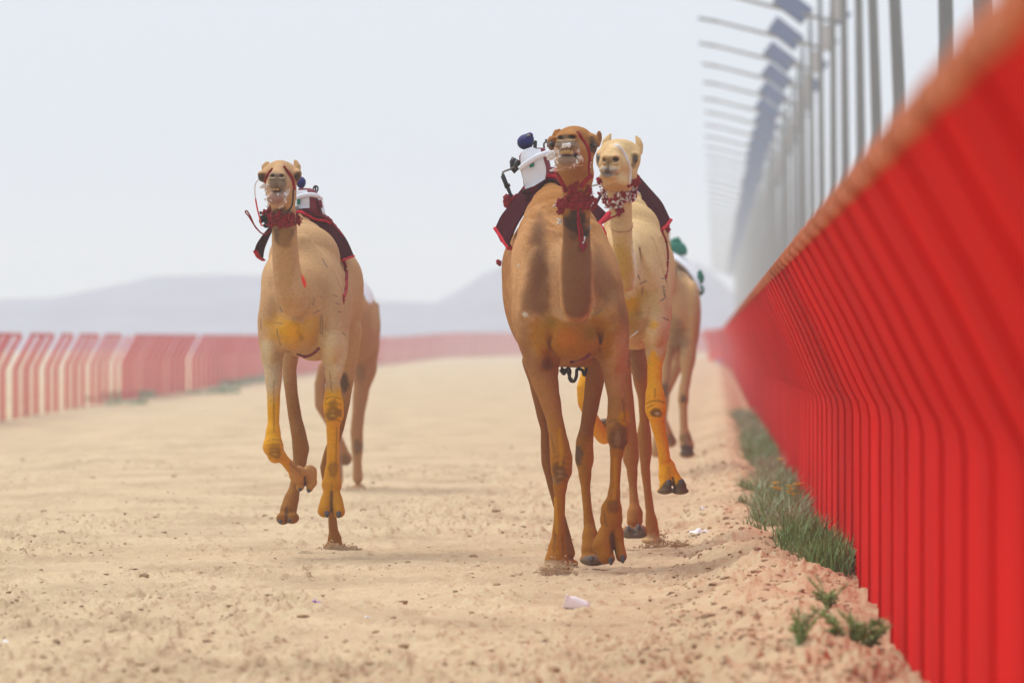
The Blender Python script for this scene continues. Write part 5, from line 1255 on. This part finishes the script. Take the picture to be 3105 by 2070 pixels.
    tassels("red_pompom", B, HW, [(235, 1220), (270, 1250)], M_strap, root, .016, 6, o=-.7)
    tassels("red_pompom", B, HW, [(1100, 1260), (1090, 1275)], M_strap, root, .018, 7, o=-.7, rng_=(-.8, -.3))
    # braided red and white collar
    rr_ = random.Random(5)
    pr_, pw_ = [], []
    path = catmull([(1195, 60, 0), (1220, 180, 0), (1290, 280, 0), (1400, 230, 0), (1480, 200, 0), (1560, 210, 0), (1650, 220, 0), (1690, 130, 0), (1700, 40, 0)], 7)+catmull([(1220, 200, 0), (1250, 300, 0), (1330, 320, 0), (1420, 280, 0), (1480, 250, 0)], 5)+catmull([(1410, 150, 0), (1520, 100, 0), (1580, 150, 0), (1660, 80, 0)], 5)
    for i, (x, y, _) in enumerate(path): (pr_ if (i//2) % 2 else pw_).append((x, y))
    tassels("collar_beads", B, N7, pr_, M_strap, root, .017, 4, o=-.45, rng_=(-1, .1)); tassels("collar_beads", B, N7, pw_, M_wstrap, root, .016, 3, o=-.45, rng_=(-1, .1))
    B.strap("collar_cord", N7, [(1520, 120), (1515, 200), (1480, 290), (1465, 380)], 44, M_wstrap, root, rng_=(-1, .1))
    tassels("collar_beads", B, N7, [(1440, 400), (1470, 430), (1480, 400), (1450, 460)], M_strap, root, .016, 5, o=-.45, rng_=(-1, .1))
    B.strap("collar_cord", N7, [(1460, 440), (1420, 480), (1360, 510), (1310, 510)], 26, M_strap, root, rng_=(-1, .1))
    B.strap("neck_cord", N7, [(1290, 640), (1350, 710), (1440, 750), (1540, 745), (1640, 705), (1655, 600)], 7, M_strap, root, rng_=(-1, .1))
    D = B.D
    fr = [(985, 1010, .8), (1000, 900, .8), (1080, 740, .85), (1180, 600, .88), (1260, 540, .9), (1340, 560, .88), (1400, 650, .84), (1450, 780, .82), (1520, 900, .8), (1640, 1060, .8)]
    mid_ = [(1000, 900, 1.0), (1030, 820, 1.0), (1100, 690, 1.0), (1190, 570, 1.0), (1270, 500, 1.0), (1350, 510, 1.0), (1420, 600, 1.0), (1510, 740, 1.0), (1590, 850, 1.0), (1690, 1015, 1.0)]
    re = [(1010, 860, 1.3), (1050, 760, 1.3), (1120, 640, 1.3), (1200, 540, 1.3), (1280, 470, 1.3), (1370, 480, 1.3), (1440, 560, 1.3), (1560, 700, 1.3), (1640, 800, 1.3), (1725, 960, 1.3)]
    rl = [[W3(R3, x, y, D+o) for x, y, o in q] for q in (fr, mid_, re)]
    cl, A = loft("saddle_cloth", rl, M_maroon, root, n=40)
    mb = MB(); mb.tube([Vector(p) for p in A[:, -1]], .024, 6, flat=.5); mb.build("cloth_trim", M_redtrim, root)
    fringe("cloth_fringe", [W3(R3, x, y, D+1.35) for x, y in ((1700, 1010), (1706, 1035), (1712, 1062))], .018, M_tass, root)
    B.strap("girth", R3, [(1655, 1060), (1690, 1180), (1705, 1300), (1700, 1420), (1685, 1540)], 22, M_strap, root, rng_=(.0, 2.4))
    B.strap("girth", B5, [(955, 725), (990, 700), (1020, 675)], 10, M_wstrap, root, o=.5, rng_=(-.2, 2))
    cord("whip_rod", [W3(R3, 985, 640, D+.9), W3(R3, 1030, 630, D+.6), W3(R3, 1075, 620, D+.2)], .006, M_metal, root)
    return B, root
BW, cw_root = camel_pale()

# ================================================================== two blurred camels behind
def camel_back_left():
    B = Body(76.0); B.k = .06; B.f = B6
    B.ell(880, 980, .4, 160, 270, .5); B.ell(920, 1000, 1.0, 135, 240, .6, k=.12); B.ell(970, 950, 1.5, 108, 240, .45, k=.12)
    B.chain([(880, 600, .9, 35), (885, 690, .9, 65), (895, 800, .9, 95)], k=.1, sy=1.3)
    B.chain([(1045, 800, 1.9, 26), (1052, 900, 1.9, 28), (1050, 980, 1.85, 25)], k=.03)       # tail root
    B.chain([(830, 520, -.5, 55), (830, 650, -.35, 60), (840, 800, -.1, 75), (850, 900, .1, 90)], k=.05, sy=1.3)
    B.ell(830, 500, -.6, 62, 60, .12); B.ell(830, 530, -.85, 42, 42, .16); B.chain([(785, 460, -.5, 14), (780, 425, -.5, 10)], k=.01); B.chain([(875, 460, -.5, 14), (880, 425, -.5, 10)], k=.01)
    B.f = R2
    B.chain([(745, 300, 1.5, 95), (755, 420, 1.5, 75), (735, 560, 1.45, 48), (718, 700, 1.4, 38), (708, 800, 1.4, 38), (712, 880, 1.4, 36), (712, 980, 1.4, 27), (715, 1080, 1.4, 30)], k=.05, sy=1.2)
    B.ell(718, 1135, 1.4, 50, 18, .12, k=.03)
    B.chain([(590, 300, .2, 60), (520, 420, .1, 40), (490, 520, .1, 34), (500, 640, .1, 40), (560, 760, .4, 30), (625, 920, .9, 34), (640, 960, 1.0, 42)], k=.05, sy=1.2)
    B.chain([(640, 300, .2, 60), (600, 520, .1, 45), (590, 700, .1, 38), (590, 900, .1, 30), (592, 1090, .1, 36)], k=.05, sy=1.2)
    B.polys((.012, .02, .012))
    B.base((0.36, 0.19, 0.10)); B.band(1250, 1400, (0.42, 0.25, 0.13), .6); B.paint(R2, 715, 890, 30, 50, DARKFUR, .6); B.paint(R2, 730, 450, 40, 60, DARKFUR, .35); B.paint(B6, 1040, 900, 40, 130, (0.42, 0.26, 0.14), .7); B.paint(R2, 640, 970, 34, 45, DARKFUR, .6)
    root = empty("camel", Vector((B.W(900, 900, 1, B6)[0], 77.0, 0)))
    tag(root, "out of focus brown camel almost hidden behind the left camel", "camel")
    B.build("body", coat("camel_coat_far_left"), root)
    D = B.D
    loft("saddle_cloth", [[W3(B6, x, y, D+o) for x, y, o in q] for q in ([(770, 900, .6), (800, 720, .7), (880, 600, .8), (940, 690, .7), (985, 790, .6)], [(760, 880, 1.5), (800, 660, 1.4), (880, 540, 1.3), (960, 620, 1.3), (1012, 700, 1.4), (1030, 800, 1.5)])], M_silk, root, n=20)
camel_back_left()
def camel_back_right():
    B = Body(84.0); B.k = .06; B.f = B5
    B.ell(1290, 540, .4, 145, 270, .5); B.ell(1270, 580, 1.0, 150, 250, .6, k=.12); B.ell(1255, 470, 1.5, 110, 230, .45, k=.12)
    B.ell(1390, 560, .15, 55, 220, .25, k=.06)
    B.chain([(1255, 200, 1.0, 40), (1265, 270, .9, 70), (1285, 350, .7, 105)], k=.1, sy=1.3)
    B.chain([(1180, 20, -.5, 50), (1190, 150, -.3, 55), (1210, 300, -.1, 75), (1230, 400, .1, 100)], k=.06, sy=1.3); B.ell(1175, 10, -.6, 55, 55, .12)
    B.chain([(1370, 700, .1, 55), (1358, 850, .05, 55), (1345, 1000, .0, 36), (1330, 1080, -.02, 36), (1326, 1140, -.04, 38), (1326, 1210, -.02, 28), (1330, 1330, .0, 28), (1340, 1410, .02, 44), (1352, 1460, .02, 48)], k=.04, sy=1.15)
    B.ell(1352, 1515, .0, 54, 28, .10, k=.02)
    B.chain([(1240, 700, .3, 60), (1205, 900, .2, 42), (1192, 1060, .1, 36), (1195, 1120, .1, 38), (1190, 1280, .3, 26), (1225, 1390, .5, 34), (1240, 1430, .55, 42)], k=.04, sy=1.15)
    B.chain([(1290, 700, 1.4, 70), (1290, 900, 1.4, 40), (1180, 1150, 1.4, 34), (1150, 1380, 1.4, 28), (1140, 1500, 1.4, 40)], k=.04, sy=1.2)
    B.polys((.012, .02, .012))
    B.base((0.47, 0.30, 0.17)); B.paint(B5, 1290, 740, 90, 120, (0.20, 0.13, 0.08), .8, soft=.8); B.paint(B5, 1265, 640, 60, 80, (0.2, .13, .08), .5); B.paint(B5, 1310, 270, 60, 50, DARKFUR, .6, tilt=40)
    B.paint(B5, 1328, 1140, 26, 34, DARKFUR, .8); B.paint(B5, 1345, 1490, 70, 50, (0.06, 0.05, 0.045), .9, noise=.1); B.paint(B5, 1190, 1080, 40, 60, DARKFUR, .8); B.paint(B5, 1240, 1420, 40, 50, DARKFUR, .6); B.paint(B5, 1345, 1410, 50, 40, DARKFUR, .5)
    B.paint(B5, 1345, 250, 30, 180, (0.55, 0.38, 0.24), .6, tilt=-20)
    root = empty("camel", Vector((B.W(1290, 500, 1, B5)[0], 85.0, 0)))
    tag(root, "out of focus tan camel behind the pale camel, next to the red fence", "camel")
    B.build("body", coat("camel_coat_far_right"), root)
    D = B.D
    loft("saddle_cloth", [[W3(B5, x, y, D+o) for x, y, o in q] for q in ([(1245, 190, .5), (1290, 215, .5), (1350, 270, .5), (1400, 340, .45), (1438, 415, .4)], [(1240, 130, 1.2), (1300, 160, 1.2), (1370, 220, 1.2), (1425, 300, 1.1), (1465, 395, 1.0)])], M_silk, root, n=20, thick=.02)
    mb = MB()
    for x, y in ((1440, 300), (1448, 325), (1425, 540), (1448, 405)): mb.ball(W3(B5, x, y, D+.5), (.03, .03, .05), 8, 6, .2)
    mb.build("cloth_badge", M_green, root)
    r2 = empty("robot_jockey", W3(B5, 1285, 160, D+1.0)); tag(r2, "blurred green robot jockey on the far camel beside the fence", "robot jockey")
    u = lambda x, y: W3(B5, x, y, D+1.0)
    ring_loft("body", [(u(1288, 165), .09, .08), (u(1286, 125), .10, .09), (u(1278, 90), .085, .08), (u(1275, 75), .05, .05)], M_green, r2)
    cord("antenna", [u(1288, 90), u(1290, 40)], .012, M_green, r2); mb = MB(); mb.ball(u(1276, 78), (.06, .06, .05), 10, 8); mb.build("cap", M_green, r2)
camel_back_right()

# sand kicked up by the hooves
def sand_spray(pts, label):
    mb = MB(); iv, if_ = ico_unit()
    for (f, x, y, d, sx, h, n) in pts:
        q = wp(f, x, y, d); g = gz(q.x, d)
        for _ in range(n):
            xx = random.gauss(0, sx*.45); zz = abs(random.gauss(0, .42))*h*math.exp(-(xx/sx)**2*.7); s_ = random.uniform(.002, .0065)
            mb.add([(q.x+xx+a_[0]*s_*1.3, d+random.gauss(0, .001)+a_[1]*s_, g+zz+a_[2]*s_) for a_ in iv], if_)
    o = mb.build("kicked_sand", mat("kicked_sand", SAND_A, .95, .2, 20), smooth=False); o['kind'] = 'stuff'; o['label'] = label; o['category'] = 'sand'
sand_spray([(R5, 345, 1440, 49.5, .13, .09, 420), (R5, 60, 1470, 49.4, .04, .045, 60), (R5, 1140, 1210, 56.2, .05, .12, 160), (R5, 1270, 1220, 56.2, .09, .06, 200), (R5, 1060, 1225, 56.1, .1, .05, 160), (R5, 440, 1400, 51.2, .07, .05, 120), (R2, 580, 1500, 55.0, .10, .05, 260), (R2, 690, 1505, 55.0, .05, .035, 80), (R2, 640, 1160, 76.5, .3, .05, 200)], "loose sand thrown up around the hooves touching the ground")

# ------------------------------------------------------------------ haze
def haze():
    mb = MB(); x0, x1, y0, y1, z0, z1 = -340, 340, -22, 1600, -2.4, 13.5
    mb.box(((x0+x1)/2, (y0+y1)/2, (z0+z1)/2), ((x1-x0)/2, (y1-y0)/2, (z1-z0)/2))
    m = bpy.data.materials.new("haze"); m.use_nodes = True; nt = m.node_tree; nt.nodes.clear()
    o = nt.nodes.new('ShaderNodeOutputMaterial'); v = nt.nodes.new('ShaderNodeVolumePrincipled')
    v.inputs['Color'].default_value = (0.88, 0.95, 1.0, 1); v.inputs['Density'].default_value = HAZE_D; v.inputs['Anisotropy'].default_value = 0.0
    nt.links.new(v.outputs[0], o.inputs['Volume'])
    ob = mb.build("haze", m, smooth=False); ob['kind'] = 'stuff'; ob['label'] = 'pale dusty haze filling the air over the whole track'; ob['category'] = 'haze'
HAZE_D = 0.00085
haze()
